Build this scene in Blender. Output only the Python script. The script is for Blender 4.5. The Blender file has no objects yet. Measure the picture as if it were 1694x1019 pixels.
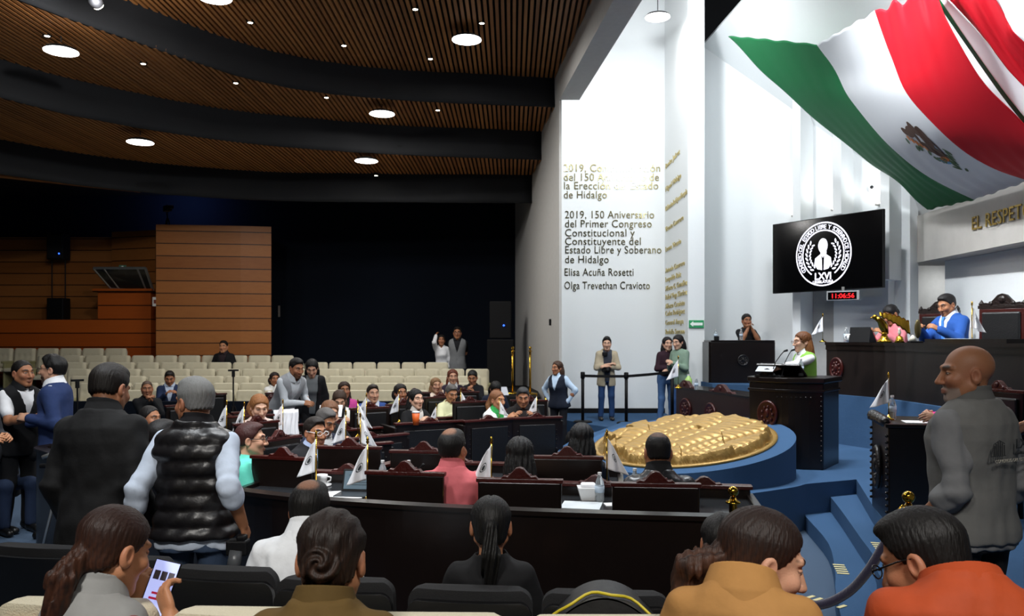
import bpy, math, random, time
import numpy as np
from mathutils import Vector, Matrix

T0 = time.time()
C = bpy.context.scene.collection
SC = bpy.context.scene
rnd = random.Random(7)
PI = math.pi
# ---------------------------------------------------------------- camera, light, exposure
CAMZ, F, CX, HY = 1.92, 1350.0, 847.0, 560.0
cam_d = bpy.data.cameras.new('camera'); cam = bpy.data.objects.new('camera', cam_d); C.objects.link(cam)
cam.location = (0, 0, CAMZ); cam.rotation_euler = (PI/2, 0, 0)
cam_d.sensor_width = 36; cam_d.lens = F/1694*36; cam_d.shift_y = (HY-509.5)/1694
cam_d.clip_start = 0.05; cam_d.clip_end = 200
cam_d.dof.use_dof = True; cam_d.dof.focus_distance = 4.0; cam_d.dof.aperture_fstop = 7.0
SC.camera = cam
SC.view_settings.view_transform = 'Standard'; SC.view_settings.look = 'None'
SC.view_settings.gamma = 1; SC.view_settings.use_curve_mapping = False
SC.view_settings.exposure = 0.0
SC.cycles.use_denoising = True
SC.cycles.max_bounces = 6
SC.cycles.sample_clamp_indirect = 4
world = bpy.data.worlds.new('world'); SC.world = world; world.use_nodes = True
world.node_tree.nodes['Background'].inputs[0].default_value = (0.75, 0.85, 1, 1)
world.node_tree.nodes['Background'].inputs[1].default_value = 0.02

def W(px, py, Y): return Vector(((px-CX)/F*Y, Y, CAMZ-(py-HY)/F*Y))
def X(px, Y): return (px-CX)/F*Y
def Zp(py, Y): return CAMZ-(py-HY)/F*Y

def area(name, loc, target, size, power, color=(1, 1, 1), spread=PI, shape='DISK'):
    l = bpy.data.lights.new(name, 'AREA'); l.shape = shape; l.size = size; l.energy = power; l.color = color; l.spread = spread
    o = bpy.data.objects.new(name, l); C.objects.link(o); o.location = loc
    o.rotation_euler = (Vector(target)-Vector(loc)).to_track_quat('-Z', 'Y').to_euler()
    return o
COOL = (0.93, 0.97, 1.0)
# unseen area lights: stage floods assumed overhead, plus fills added for brightness
area('stage_flood_light', (3.6, 8.6, 7.2), (4.2, 12.5, 1.5), 1.0, 170, COOL)
area('stage_flood_light', (5.0, 6.5, 6.6), (5.2, 12.0, 2.0), 1.0, 80, COOL)
area('stage_side_fill', (1.7, 8.6, 6.8), (6.5, 10.8, 2.6), 0.8, 260, COOL, 1.15)  # fill added from the left to lighten beam, right wall and presidium
area('passage_fill', (7.6, 13.8, 3.0), (7.3, 14.4, 2.0), 0.3, 7, COOL)  # added to lighten the passage wall, stands for no fixture
area('alcove_flood_light', (1.9, 12.2, 7.4), (2.2, 17.0, 4.6), 0.6, 190, COOL)
area('stage_flood_light', (2.6, 8.8, 6.8), (2.7, 9.0, 0.4), 0.9, 110, COOL, 1.9)
area('chamber_light', (-0.6, 7.2, 6.4), (-0.5, 8.6, 0), 0.8, 150, COOL, 2.2)
area('chamber_light', (-4.6, 6.0, 6.2), (-4.4, 8.0, 0), 0.8, 90, COOL)
area('chamber_light', (-2.2, 3.6, 6.1), (-2.4, 6.8, 0.8), 0.8, 60, COOL, 1.2)  # extra fill from the front, added to brighten the desk flags
area('rear_fill', (1.2, -0.3, 4.6), (1.1, 2.3, 1.0), 0.7, 22, (1, 0.97, 0.92), 1.2)  # unseen fill behind the camera, added to lift the near rows
area('rear_fill', (-1.3, -0.3, 4.8), (-1.2, 3.2, 1.0), 0.7, 36, (1, 0.97, 0.92), 1.4)  # second added fill behind the camera, aimed further left

# ---------------------------------------------------------------- materials
def lin(h):
    if isinstance(h, str):
        h = h.lstrip('#'); v = [int(h[i:i+2], 16)/255 for i in (0, 2, 4)]
    else: v = list(h)
    return tuple(c/12.92 if c <= 0.04045 else ((c+0.055)/1.055)**2.4 for c in v)+(1.0,)
MATS = {}
def mat(key, color='#808080', rough=0.6, metal=0.0, bump=0.0, scale=40, var=0.0, coat=0.0, emit=0.0, trans=0.0, spec=0.5, sheen=0.0):
    if key in MATS: return MATS[key]
    m = bpy.data.materials.new(key); m.use_nodes = True; nt = m.node_tree; b = nt.nodes['Principled BSDF']
    c = lin(color)
    b.inputs['Base Color'].default_value = c; b.inputs['Roughness'].default_value = rough; b.inputs['Metallic'].default_value = metal
    b.inputs['Coat Weight'].default_value = coat; b.inputs['Specular IOR Level'].default_value = spec
    b.inputs['Sheen Weight'].default_value = sheen
    b.inputs['Transmission Weight'].default_value = trans
    if emit: b.inputs['Emission Color'].default_value = c; b.inputs['Emission Strength'].default_value = emit
    if bump or var:
        tc = nt.nodes.new('ShaderNodeTexCoord'); n = nt.nodes.new('ShaderNodeTexNoise'); n.inputs['Scale'].default_value = scale; n.inputs['Detail'].default_value = 4
        nt.links.new(tc.outputs['Object'], n.inputs['Vector'])
        if bump:
            bp = nt.nodes.new('ShaderNodeBump'); bp.inputs['Strength'].default_value = bump; bp.inputs['Distance'].default_value = 0.02
            nt.links.new(n.outputs['Fac'], bp.inputs['Height']); nt.links.new(bp.outputs['Normal'], b.inputs['Normal'])
        if var:
            mx = nt.nodes.new('ShaderNodeMix'); mx.data_type = 'RGBA'
            mx.inputs['A'].default_value = tuple(x*(1-var) for x in c[:3])+(1,); mx.inputs['B'].default_value = tuple(min(1, x*(1+var)) for x in c[:3])+(1,)
            nt.links.new(n.outputs['Fac'], mx.inputs['Factor']); nt.links.new(mx.outputs['Result'], b.inputs['Base Color'])
    MATS[key] = m; return m
def cloth_mat(color, rough=0.85, var=0.10, bump=0.12, scale=26):
    return mat('cloth_%s_%.2f' % (color, rough), color, rough, bump=bump, scale=scale, var=var, spec=0.25)
def attr_mat(key, rough=0.5, spec=0.4, bump=0.0, scale=120):
    if key in MATS: return MATS[key]
    m = mat(key, '#888888', rough, spec=spec); nt = m.node_tree; b = nt.nodes['Principled BSDF']
    a = nt.nodes.new('ShaderNodeAttribute'); a.attribute_name = 'Col'
    nt.links.new(a.outputs['Color'], b.inputs['Base Color'])
    if bump:
        tc = nt.nodes.new('ShaderNodeTexCoord'); n = nt.nodes.new('ShaderNodeTexNoise'); n.inputs['Scale'].default_value = scale
        bp = nt.nodes.new('ShaderNodeBump'); bp.inputs['Strength'].default_value = bump; bp.inputs['Distance'].default_value = 0.01
        nt.links.new(tc.outputs['Object'], n.inputs['Vector']); nt.links.new(n.outputs['Fac'], bp.inputs['Height']); nt.links.new(bp.outputs['Normal'], b.inputs['Normal'])
    return m
def plank_mat(key, c1, c2, rough, axis, width, grain_axis, seam=True):
    """wood boards: seams every `width` along `axis`, grain stretched along `grain_axis`, colour shifts from board to board"""
    m = mat(key, c1, rough, spec=0.35); nt = m.node_tree; b = nt.nodes['Principled BSDF']; L = nt.links.new
    tc = nt.nodes.new('ShaderNodeTexCoord'); sp = nt.nodes.new('ShaderNodeSeparateXYZ'); L(tc.outputs['Object'], sp.inputs[0])
    dv = nt.nodes.new('ShaderNodeMath'); dv.operation = 'DIVIDE'; L(sp.outputs[axis], dv.inputs[0]); dv.inputs[1].default_value = width
    fl = nt.nodes.new('ShaderNodeMath'); fl.operation = 'FLOOR'; L(dv.outputs[0], fl.inputs[0])
    wn = nt.nodes.new('ShaderNodeTexWhiteNoise'); wn.noise_dimensions = '1D'; L(fl.outputs[0], wn.inputs['W'])
    mp = nt.nodes.new('ShaderNodeMapping'); s = [14, 14, 14]; s['XYZ'.index(grain_axis)] = 0.7; mp.inputs['Scale'].default_value = s
    L(tc.outputs['Object'], mp.inputs[0]); n = nt.nodes.new('ShaderNodeTexNoise'); n.inputs['Scale'].default_value = 2; n.inputs['Detail'].default_value = 5; L(mp.outputs[0], n.inputs['Vector'])
    ad = nt.nodes.new('ShaderNodeMath'); ad.operation = 'MULTIPLY_ADD'; L(wn.outputs['Value'], ad.inputs[0]); ad.inputs[1].default_value = 0.6; 
    hv = nt.nodes.new('ShaderNodeMath'); hv.operation = 'MULTIPLY'; L(n.outputs['Fac'], hv.inputs[0]); hv.inputs[1].default_value = 0.5; L(hv.outputs[0], ad.inputs[2])
    mx = nt.nodes.new('ShaderNodeMix'); mx.data_type = 'RGBA'; mx.inputs['A'].default_value = lin(c1); mx.inputs['B'].default_value = lin(c2)
    L(ad.outputs[0], mx.inputs['Factor'])
    out = mx.outputs['Result']
    if seam:
        fr = nt.nodes.new('ShaderNodeMath'); fr.operation = 'FRACT'; L(dv.outputs[0], fr.inputs[0])
        lt = nt.nodes.new('ShaderNodeMath'); lt.operation = 'LESS_THAN'; L(fr.outputs[0], lt.inputs[0]); lt.inputs[1].default_value = 0.07
        m2 = nt.nodes.new('ShaderNodeMix'); m2.data_type = 'RGBA'; m2.inputs['B'].default_value = lin('#1a0c05'); L(out, m2.inputs['A']); L(lt.outputs[0], m2.inputs['Factor'])
        out = m2.outputs['Result']
    L(out, b.inputs['Base Color']); return m

# ---------------------------------------------------------------- mesh helpers
class MB:
    def __init__(s): s.v = []; s.f = []; s.m = []; s.cur = 0
    def add(s, vs, fs):
        o = len(s.v); s.v.extend([tuple(v) for v in vs]); s.f.extend([tuple(i+o for i in f) for f in fs]); s.m.extend([s.cur]*len(fs)); return s
    def box(s, c, d, rot=None):
        x, y, z = d[0]/2, d[1]/2, d[2]/2
        vs = [Vector((a*x, b*y, e*z)) for a in (-1, 1) for b in (-1, 1) for e in (-1, 1)]
        if rot is not None: vs = [rot @ v for v in vs]
        c = Vector(c)
        return s.add([v+c for v in vs], [(0, 1, 3, 2), (4, 6, 7, 5), (0, 4, 5, 1), (2, 3, 7, 6), (0, 2, 6, 4), (1, 5, 7, 3)])
    def bx(s, x0, x1, y0, y1, z0, z1): return s.box(((x0+x1)/2, (y0+y1)/2, (z0+z1)/2), (x1-x0, y1-y0, z1-z0))
    def tube(s, pts, r, n=10, cap=True):
        pts = [Vector(p) for p in pts]; rs = r if isinstance(r, (list, tuple)) else [r]*len(pts)
        vs = []; fs = []; up = None
        for i, p in enumerate(pts):
            t = (pts[min(i+1, len(pts)-1)]-pts[max(i-1, 0)]).normalized()
            if up is None: up = Vector((0, 0, 1)) if abs(t.z) < 0.9 else Vector((1, 0, 0))
            a = t.cross(up).normalized(); b = a.cross(t).normalized(); up = b
            for k in range(n):
                th = 2*PI*k/n; vs.append(p+(a*math.cos(th)+b*math.sin(th))*rs[i])
        for i in range(len(pts)-1):
            for k in range(n): fs.append((i*n+k, i*n+(k+1) % n, (i+1)*n+(k+1) % n, (i+1)*n+k))
        if cap: fs.append(tuple(range(n))[::-1]); fs.append(tuple((len(pts)-1)*n+k for k in range(n)))
        return s.add(vs, fs)
    def lathe(s, prof, n=20, c=(0, 0, 0), sx=1, sy=1):
        vs = []; fs = []
        for r, z in prof:
            for k in range(n):
                th = 2*PI*k/n; vs.append((c[0]+r*math.cos(th)*sx, c[1]+r*math.sin(th)*sy, c[2]+z))
        m = len(prof)
        for i in range(m-1):
            for k in range(n): fs.append((i*n+k, i*n+(k+1) % n, (i+1)*n+(k+1) % n, (i+1)*n+k))
        fs.append(tuple(range(n))[::-1]); fs.append(tuple((m-1)*n+k for k in range(n)))
        return s.add(vs, fs)
    def prism(s, poly, z0, z1):
        n = len(poly)
        if sum(poly[i][0]*poly[(i+1) % n][1]-poly[(i+1) % n][0]*poly[i][1] for i in range(n)) < 0: poly = poly[::-1]
        vs = [(p[0], p[1], z0) for p in poly]+[(p[0], p[1], z1) for p in poly]
        fs = [tuple(range(n))[::-1], tuple(range(n, 2*n))]+[(i, (i+1) % n, n+(i+1) % n, n+i) for i in range(n)]
        return s.add(vs, fs)
    def extrude(s, poly3, vec):
        n = len(poly3); vec = Vector(vec); a = [Vector(p) for p in poly3]
        return s.add(a+[p+vec for p in a], [tuple(range(n))[::-1], tuple(range(n, 2*n))]+[(i, (i+1) % n, n+(i+1) % n, n+i) for i in range(n)])
    def grid(s, fn, nu, nv, closed=False):
        vs = [fn(i/(nu-1), j/(nv-1)) for i in range(nu) for j in range(nv)]
        return s.add(vs, [(i*nv+j, (i+1)*nv+j, (i+1)*nv+j+1, i*nv+j+1) for i in range(nu-1) for j in range(nv-1)])
    def strip(s, path, z0, z1, th):
        """vertical wall of thickness th along an xy path (offset to its left side)"""
        P = [Vector((p[0], p[1], 0)) for p in path]; O = offset(path, th)
        for i in range(len(P)-1):
            s.prism([tuple(P[i][:2]), tuple(P[i+1][:2]), O[i+1], O[i]], z0, z1)
        return s
    def ball(s, c, r, n=12, sc=(1, 1, 1)):
        m = max(4, n//2); prof = [(max(1e-4, r*math.sin(PI*i/m)), -r*math.cos(PI*i/m)) for i in range(m+1)]
        o = len(s.v); s.lathe(prof, n)
        for i in range(o, len(s.v)): v = s.v[i]; s.v[i] = (c[0]+v[0]*sc[0], c[1]+v[1]*sc[1], c[2]+v[2]*sc[2])
        return s
    def xform(s, M, start=0):
        for i in range(start, len(s.v)): s.v[i] = tuple(M @ Vector(s.v[i]))
        return s
    def build(s, name, mats, parent=None, smooth=False, bevel=0, loc=None, solid=0, seg=2):
        me = bpy.data.meshes.new(name); me.from_pydata(s.v, [], s.f)
        mats = mats if isinstance(mats, (list, tuple)) else [mats]
        for m in mats: me.materials.append(m)
        if len(mats) > 1: me.polygons.foreach_set('material_index', s.m)
        if smooth: me.polygons.foreach_set('use_smooth', [True]*len(me.polygons))
        me.update(); o = bpy.data.objects.new(name, me); C.objects.link(o)
        if parent is not None: o.parent = parent
        if loc is not None: o.location = loc
        if bevel:
            b = o.modifiers.new('bevel', 'BEVEL'); b.width = bevel; b.segments = seg; b.limit_method = 'ANGLE'; b.angle_limit = 0.7
        if solid:
            b = o.modifiers.new('solid', 'SOLIDIFY'); b.thickness = solid
        return o
def offset(path, d):
    out = []; n = len(path)
    for i in range(n):
        a = Vector(path[max(i-1, 0)][:2]); b = Vector(path[min(i+1, n-1)][:2]); t = (b-a).normalized()
        out.append((path[i][0]-t.y*d, path[i][1]+t.x*d))
    return out
def curve_pts(pts, n=24):
    """Catmull-Rom through points"""
    P = [Vector(p) for p in pts]; P = [P[0]*2-P[1]]+P+[P[-1]*2-P[-2]]; out = []
    segs = len(pts)-1
    for k in range(n+1):
        t = k/n*segs; i = min(int(t), segs-1); u = t-i; p0, p1, p2, p3 = P[i:i+4]
        out.append(tuple(0.5*((2*p1)+(p2-p0)*u+(2*p0-5*p1+4*p2-p3)*u*u+(3*p1-p0-3*p2+p3)*u**3)))
    return out
def tag(o, label, cat, group=None, kind=None):
    o['label'] = label; o['category'] = cat
    if group: o['group'] = group
    if kind: o['kind'] = kind
    return o
def mat_get(k): return MATS[k]
def thing(name, label, cat, loc=(0, 0, 0), rz=0, group=None):
    o = bpy.data.objects.new(name, None); C.objects.link(o); o.location = loc; o.rotation_euler = (0, 0, rz); o.empty_display_size = 0.1
    return tag(o, label, cat, group)
def struct(o): o['kind'] = 'structure'; return o
def dup(root, loc, rz, label, group=None):
    r = root.copy(); C.objects.link(r); r.location = loc; r.rotation_euler = (0, 0, rz); r['label'] = label
    if group: r['group'] = group
    for ch in list(root.children):
        c = ch.copy(); C.objects.link(c); c.parent = r
        for g in list(ch.children):
            d = g.copy(); C.objects.link(d); d.parent = c
    return r
def text_mesh(name, body, size, m, parent=None, loc=(0, 0, 0), rot=(PI/2, 0, 0), ext=0.004, align='LEFT', sx=1.0, bold=0.0, space=1.0):
    cu = bpy.data.curves.new(name, 'FONT'); cu.body = body; cu.size = size; cu.extrude = ext; cu.align_x = align; cu.offset = bold; cu.space_character = space; cu.resolution_u = 3
    t = bpy.data.objects.new(name+'_tmp', cu); C.objects.link(t)
    bpy.context.view_layer.update()
    me = bpy.data.meshes.new_from_object(t.evaluated_get(bpy.context.evaluated_depsgraph_get()))
    bpy.data.objects.remove(t); bpy.data.curves.remove(cu)
    me.materials.clear(); me.materials.append(m); me.name = name
    o = bpy.data.objects.new(name, me); C.objects.link(o); o.location = loc; o.rotation_euler = rot; o.scale = (sx, 1, 1)
    if parent is not None: o.parent = parent
    return o
ORD = ['first', 'second', 'third', 'fourth', 'fifth', 'sixth', 'seventh', 'eighth', 'ninth', 'tenth', 'eleventh', 'twelfth', 'thirteenth', 'fourteenth', 'fifteenth', 'sixteenth', 'seventeenth', 'eighteenth', 'nineteenth', 'twentieth', 'twenty-first', 'twenty-second', 'twenty-third', 'twenty-fourth', 'twenty-fifth', 'twenty-sixth', 'twenty-seventh', 'twenty-eighth', 'twenty-ninth', 'thirtieth', 'thirty-first', 'thirty-second', 'thirty-third', 'thirty-fourth', 'thirty-fifth']
# ---------------------------------------------------------------- setting
STAGE, PODIUM, ALC = 0.46, 1.14, 0.36
M_carpet = mat('blue_carpet', '#3d5a7c', 0.95, bump=0.5, scale=220, var=0.12, spec=0.1)
M_floor = mat('grey_blue_carpet', '#4a5a6e', 0.95, bump=0.4, scale=200, var=0.15, spec=0.1)
M_white = mat('white_plaster', '#eef1f2', 0.7, bump=0.03, scale=30, var=0.015)
M_grey = mat('pale_concrete', '#b9b7b3', 0.85, bump=0.1, scale=12, var=0.10)
M_beam = mat('board_marked_concrete', '#b8b4ae', 0.85, bump=0.15, scale=5, var=0.12)
M_dark = mat('dark_grey_paint', '#3a3b3e', 0.9)
M_navy = mat('navy_felt', '#11161f', 0.95, var=0.1, scale=60, spec=0.1)
M_fascia = mat('black_acoustic_cloth', '#1b1c1e', 0.8, bump=0.6, scale=1.2, var=0.25, spec=0.25)
M_black = mat('black_paint', '#0a0a0c', 0.6, spec=0.25)
M_wood = mat('dark_lacquered_wood', '#120b09', 0.28, bump=0.03, scale=30, var=0.25, spec=0.5)
M_red = mat('oxblood_carved_wood', '#3a0f0b', 0.3, bump=0.25, scale=60, var=0.25)
M_leather = mat('black_leather', '#0e0e10', 0.38, bump=0.2, scale=120, var=0.2)
M_brass = mat('polished_brass', '#c9a13a', 0.16, metal=1.0)
M_slat = plank_mat('slat_wood', '#7d4d28', '#ab723d', 0.55, 0, 0.085, 'Y', seam=False)
M_panel = plank_mat('honey_wood_boards', '#8a4f22', '#b0713a', 0.45, 2, 0.30, 'X')
M_orange = plank_mat('orange_wood_boards', '#8e3f12', '#b3591f', 0.4, 2, 0.34, 'X')
M_gold = mat('gold_leaf', '#9c7d45', 0.42, metal=0.45, bump=0.35, scale=14, var=0.25)
M_mirror = mat('gilt_mirror_letters', '#b3a878', 0.12, metal=1.0)

fl = MB().bx(-16, 9, -3, 22.5, -0.2, 0).build('floor', M_floor); struct(fl)
# audience tier the camera row stands on
struct(MB().bx(-6, 1.45, -2.5, 2.95, 0, 0.19).build('floor_tier', M_floor))

# right hand stage: curved steps up to the platform
E3 = [(2.9, 2.2), (2.75, 3.2), (2.62, 4.2), (2.66, 5.2), (2.80, 6.0), (2.98, 6.55), (3.15, 7.12), (3.57, 8.46)]
E2 = [(2.55, 2.2), (2.46, 3.2), (2.40, 4.2), (2.47, 5.4), (2.67, 6.0), (2.82, 6.6), (3.05, 7.5), (3.26, 8.37)]
E1 = [(1.45, 2.2), (1.55, 3.2), (1.85, 4.4), (2.24, 5.64), (2.44, 6.16), (2.73, 7.04), (2.91, 8.06), (2.96, 8.20)]
EF = [(2.96, 8.20), (2.67, 7.95), (1.93, 7.58), (1.3, 7.9), (0.75, 8.7), (0.55, 10.0), (0.8, 11.5), (1.5, 13.2), (1.9, 14.2)]
c1, c2, c3 = (curve_pts([(x, y, 0) for x, y in e], 28) for e in (E1, E2, E3))
cf = curve_pts([(x, y, 0) for x, y in EF], 40)
def poly_slab(name, poly, z0, z1, m): return struct(MB().prism([(p[0], p[1]) for p in poly], z0, z1).build(name, m))
poly_slab('stage_step_floor', list(c1)+[(3.3, 8.45), (7.5, 8.5), (7.5, 2.2)], 0, 0.153, M_carpet)
poly_slab('stage_step_floor', list(c2)+[(3.3, 8.45), (7.5, 8.5), (7.5, 2.2)], 0.153, 0.307, M_carpet)
poly_slab('stage_step_floor', list(c3)+[(7.5, 8.46), (7.5, 2.2)], 0.307, STAGE, M_carpet)
poly_slab('stage_floor', [(3.57, 8.46)]+list(cf)+[(1.9, 14.3), (7.5, 14.3), (7.5, 8.46)], 0, STAGE, M_carpet)
# alcove platform in front of the lettered wall, with a lower step
poly_slab('alcove_floor', [(0.9, 15.9), (1.35, 14.9), (2.0, 13.9), (2.0, 14.3), (4.2, 14.3), (4.2, 17.3), (0.9, 17.3)], 0, ALC, M_carpet)
poly_slab('alcove_step_floor', [(1.3, 14.7), (1.45, 13.9), (1.85, 13.1), (2.1, 13.6), (2.0, 14.0), (1.4, 14.9)], 0, 0.18, M_carpet)
# podium of the presidium
PE = curve_pts([(5.0, 3.0, 0), (4.98, 6.0, 0), (4.92, 8.2, 0), (4.88, 9.5, 0), (4.80, 10.6, 0), (4.42, 11.6, 0), (4.25, 12.8, 0), (4.0, 13.6, 0), (3.45, 14.05, 0)], 40)
poly_slab('podium_floor', list(PE)+[(3.4, 16.6), (7.5, 16.6), (7.5, 3.0)], 0, PODIUM, M_carpet)

# lettered alcove wall, flank wall and its end
TW = 17.1
struct(MB().bx(0.6, 3.4, TW, TW+0.3, 0, 9.5).build('wall_alcove', M_white))
struct(MB().bx(0.95, 3.2, TW-0.03, TW, ALC, ALC+0.10).build('baseboard_alcove', M_black))
fw = MB(); fw.prism([(3.2, TW+0.1), (3.2, 14.84), (3.50, 14.84), (3.75, TW+0.1)], 0, 9.5); struct(fw.build('wall_flank', M_white))
# chamber side wall with the header over the alcove opening
def sx(Y): return 1.14-0.101*(Y-11.57)
sw = MB()
sw.prism([(sx(14.54), 14.54), (sx(22.4), 22.4), (sx(22.4)+0.5, 22.4), (0.93, TW), (sx(14.54)+0.045, 14.54)], 0, 9.5)
struct(sw.build('wall_side', M_grey))
hd = MB(); hd.prism([(sx(2), 2), (sx(14.54), 14.54), (sx(14.54)+0.36, 14.54), (sx(2)+0.36, 2)], CAMZ+4.25, 9.5)
struct(hd.build('wall_header', M_grey))
# stage back wall
A = Vector((3.60, 16.5, 0)); B = Vector((6.35, 13.2, 0)); D = (B-A); LW = D.length; D.normalize(); NRM = Vector((D.y, -D.x, 0))  # towards stage
if NRM.y > 0: NRM = -NRM
def wp(t, off=0.0): p = A+D*(t*LW)+NRM*off; return (p.x, p.y)
bw = MB(); bw.prism([wp(-0.05), wp(1.02), wp(1.02, -0.3), wp(-0.05, -0.3)], 0, 7.75); struct(MB().bx(3.3, 8.6, 17.6, 17.8, 0, 9.5).build('wall_void', M_dark)); struct(bw.build('wall_stage', M_white))
def tpx(px, off=0.0):
    k = (px-CX)/F; P = A+NRM*off
    return (k*P.y-P.x)/(D.x-k*D.y)/LW
for p0, p1, z0 in ((1318, 1344, 0.9), (1389, 1411, 4.0), (1461, 1490, 2.86)):
    t1 = tpx(p1, 0.03); t0 = tpx(p0, 0.42); 
    f_ = MB(); f_.prism([wp(t1-0.035, 0), wp(t1, 0), wp(t1, 0.42), wp(t1-0.035, 0.42)], z0, 7.6)
    struct(f_.build('wall_fin', M_white))
g_ = MB(); g_.prism([wp(tpx(1346), 0.02), wp(tpx(1381), 0.02), wp(tpx(1381), 0), wp(tpx(1346), 0)], PODIUM, 2.9); struct(g_.build('wall_recess', M_grey))
g_ = MB(); g_.prism([wp(tpx(1384), 0.10), wp(tpx(1470), 0.10), wp(tpx(1470), 0), wp(tpx(1384), 0)], PODIUM, 2.62); struct(g_.build('door_stage', M_white))
g_ = MB(); g_.prism([wp(tpx(1468), 0.22), wp(tpx(1480), 0.22), wp(tpx(1480), 0), wp(tpx(1468), 0)], PODIUM, 3.1); struct(g_.build('trim_door', M_white))
# passage beyond and right stage wall with beam
struct(MB().bx(6.2, 8.2, 14.4, 14.6, 0, 9.5).build('wall_passage', M_grey))
struct(MB().bx(6.95, 7.2, 2.0, 13.1, 0, 9.5).build('wall_stage_right', M_white))
bm_ = MB(); bm_.prism([(6.62, 13.9), (6.32, 2.0), (7.4, 2.0), (7.4, 13.9)], 3.16, 3.92); struct(bm_.build('wall_beam', M_beam))
# sloped roof over the stage and dark void above
sl = MB(); q = [Vector(v) for v in ((3.75, 16.8, 7.75), (4.9, 3.0, 7.75), (7.1, 3.0, 3.95), (6.75, 13.2, 3.9), (6.35, 14.4, 4.2))]
sl.add(q+[v+Vector((0.1, 0, 0.15)) for v in q], [(0, 1, 2, 3, 4), (9, 8, 7, 6, 5)]+[(i, (i+1) % 5, 5+(i+1) % 5, 5+i) for i in range(5)])
struct(sl.build('ceiling_stage', M_white))
struct(MB().bx(-16, 9, -3, 22.5, 9.3, 9.5).build('ceiling_void', M_dark))
# far wall and outer shell
struct(MB().bx(-16, 1.2, 22.0, 22.3, 0, 9.5).build('wall_back', M_navy))
struct(MB().bx(-16.2, -16, -3, 22.3, 0, 9.5).build('wall_left', M_navy))
struct(MB().bx(-16, 9, -3.2, -3, 0, 9.5).build('wall_rear', M_grey))
struct(MB().bx(8.9, 9.1, -3, 14.6, 0, 9.5).build('wall_right', M_white))

# ---------------------------------------------------------------- stepped slatted ceiling
HA, HB, HC, HD = CAMZ+4.80, CAMZ+4.264, CAMZ+3.68, CAMZ+3.10
def cvf(pts):
    xs = [p[0] for p in pts]; ys = [p[1] for p in pts]
    cp = curve_pts([(x, y, 0) for x, y in pts], 60); ax = [p[0] for p in cp]; ay = [p[1] for p in cp]
    return lambda x: float(np.interp(x, ax, ay))
k1 = cvf([(-16, 2), (-9, 5.6), (-6.8, 9.3), (-5.55, 11.57), (-4.11, 13.64), (-2.23, 14.56), (0.78, 15.07), (1.3, 15.15)])
k2 = cvf([(-16, 3.2), (-10.4, 7.2), (-7.84, 12.5), (-7.07, 13.7), (-5.98, 14.76), (-4.69, 15.56), (-2.39, 16.35), (0.57, 16.83), (1.2, 16.95)])
k3 = cvf([(-16, 6), (-12, 10.5), (-9.5, 15.15), (-7.57, 17.13), (-5.31, 18.07), (-2.5, 18.3), (0.45, 18.4), (1.2, 18.45)])
def slats(z, fa, fb, x0, x1, n0):
    m = MB(); x = x0
    while x < x1:
        ya, yb = fa(x), fb(x)
        if yb-ya > 0.05: m.bx(x, x+0.048, ya, yb-0.02, z, z+0.05)
        x += 0.085
    return struct(m.build('ceiling_slat', M_slat))
one = lambda v: (lambda x: v)
slats(HA, one(2.0), lambda x: min(k1(x), 11.57+(1.14-x)/0.101 if x > 0.75 else 99), -9, 1.3, 0)
slats(HB, k1, lambda x: min(k2(x), 11.57+(1.14-x)/0.101 if x > 0.55 else 99), -12, 0.95, 0)
slats(HC, k2, lambda x: min(k3(x), 11.57+(1.14-x)/0.101 if x > 0.42 else 99), -15, 0.8, 0)
M_void = mat('black_ceiling_void', '#101012', 0.95)
def deck(z, fa, fb):
    m = MB(); xs = [-16+16.45*i/40 for i in range(41)]
    m.prism([(x, fa(x)) for x in xs]+[(x, fb(x)) for x in xs[::-1]], z+0.16, z+0.2); return struct(m.build('ceiling_deck', M_void))
deck(HA, one(-3), lambda x: k1(x)+0.2); deck(HB, k1, lambda x: k2(x)+0.2); deck(HC, k2, lambda x: k3(x)+0.2); deck(5.62, k3, one(22.3))
def fascia(kf, zt, zb, x0, x1):
    m = MB(); n = 70
    def pt(u, v):
        x = x0+(x1-x0)*u; y = kf(x)
        return (x, y+0.05*math.sin(3*v)*math.sin(x*2.1)+0.02*math.sin(x*9+v*4), zt+(zb-zt)*v)
    m.grid(pt, n, 9)
    return struct(m.build('ceiling_fascia', M_fascia, smooth=True, solid=0.05))
fascia(k1, HA+0.16, HB-0.0, -15.9, 0.80); fascia(k2, HB+0.16, HC, -15.9, 0.60); fascia(k3, HC+0.16, HD-0.05, -15.9, 0.46)
# glowing edge of the lowest wood tier over the booth
tr = MB(); tr.extrude([(-11.2, 14.3, HD), (-7.9, 17.2, HD), (-7.9, 17.35, HD), (-11.3, 14.6, HD)], (0, 0, 0.07)); struct(tr.build('trim_ceiling', M_slat))

# timber booth at the far end
struct(MB().prism([(-9.0, 20.6), (-8.55, 19.6), (-6.6, 19.85), (-5.9, 20.0), (-6.65, 22), (-10.3, 22), (-10.3, 21)], 0, 4.66).build('wall_booth', M_panel))
struct(MB().bx(-15.5, -10.1, 21.2, 21.5, 0, 4.55).build('wall_booth_rear', M_panel))
struct(MB().bx(-15.5, -10.15, 20.0, 20.5, 0, 2.38).bx(-10.15, -8.85, 20.0, 20.5, 0, 3.08).build('wall_booth_front', M_orange))
struct(MB().bx(-10.25, -8.8, 19.93, 20.5, 3.06, 3.14).build('trim_booth_sill', M_orange))
M_alu = mat('brushed_aluminium', '#a9a9a6', 0.35, metal=0.8)
struct(MB().bx(-15.5, -10.15, 20.5, 21.2, 0, 2.25).build('floor_booth', M_black))
bwn = thing('booth_window', 'slanted aluminium framed window of the timber booth', 'window', (0, 0, 0)); bwn['kind'] = 'structure'
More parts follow.
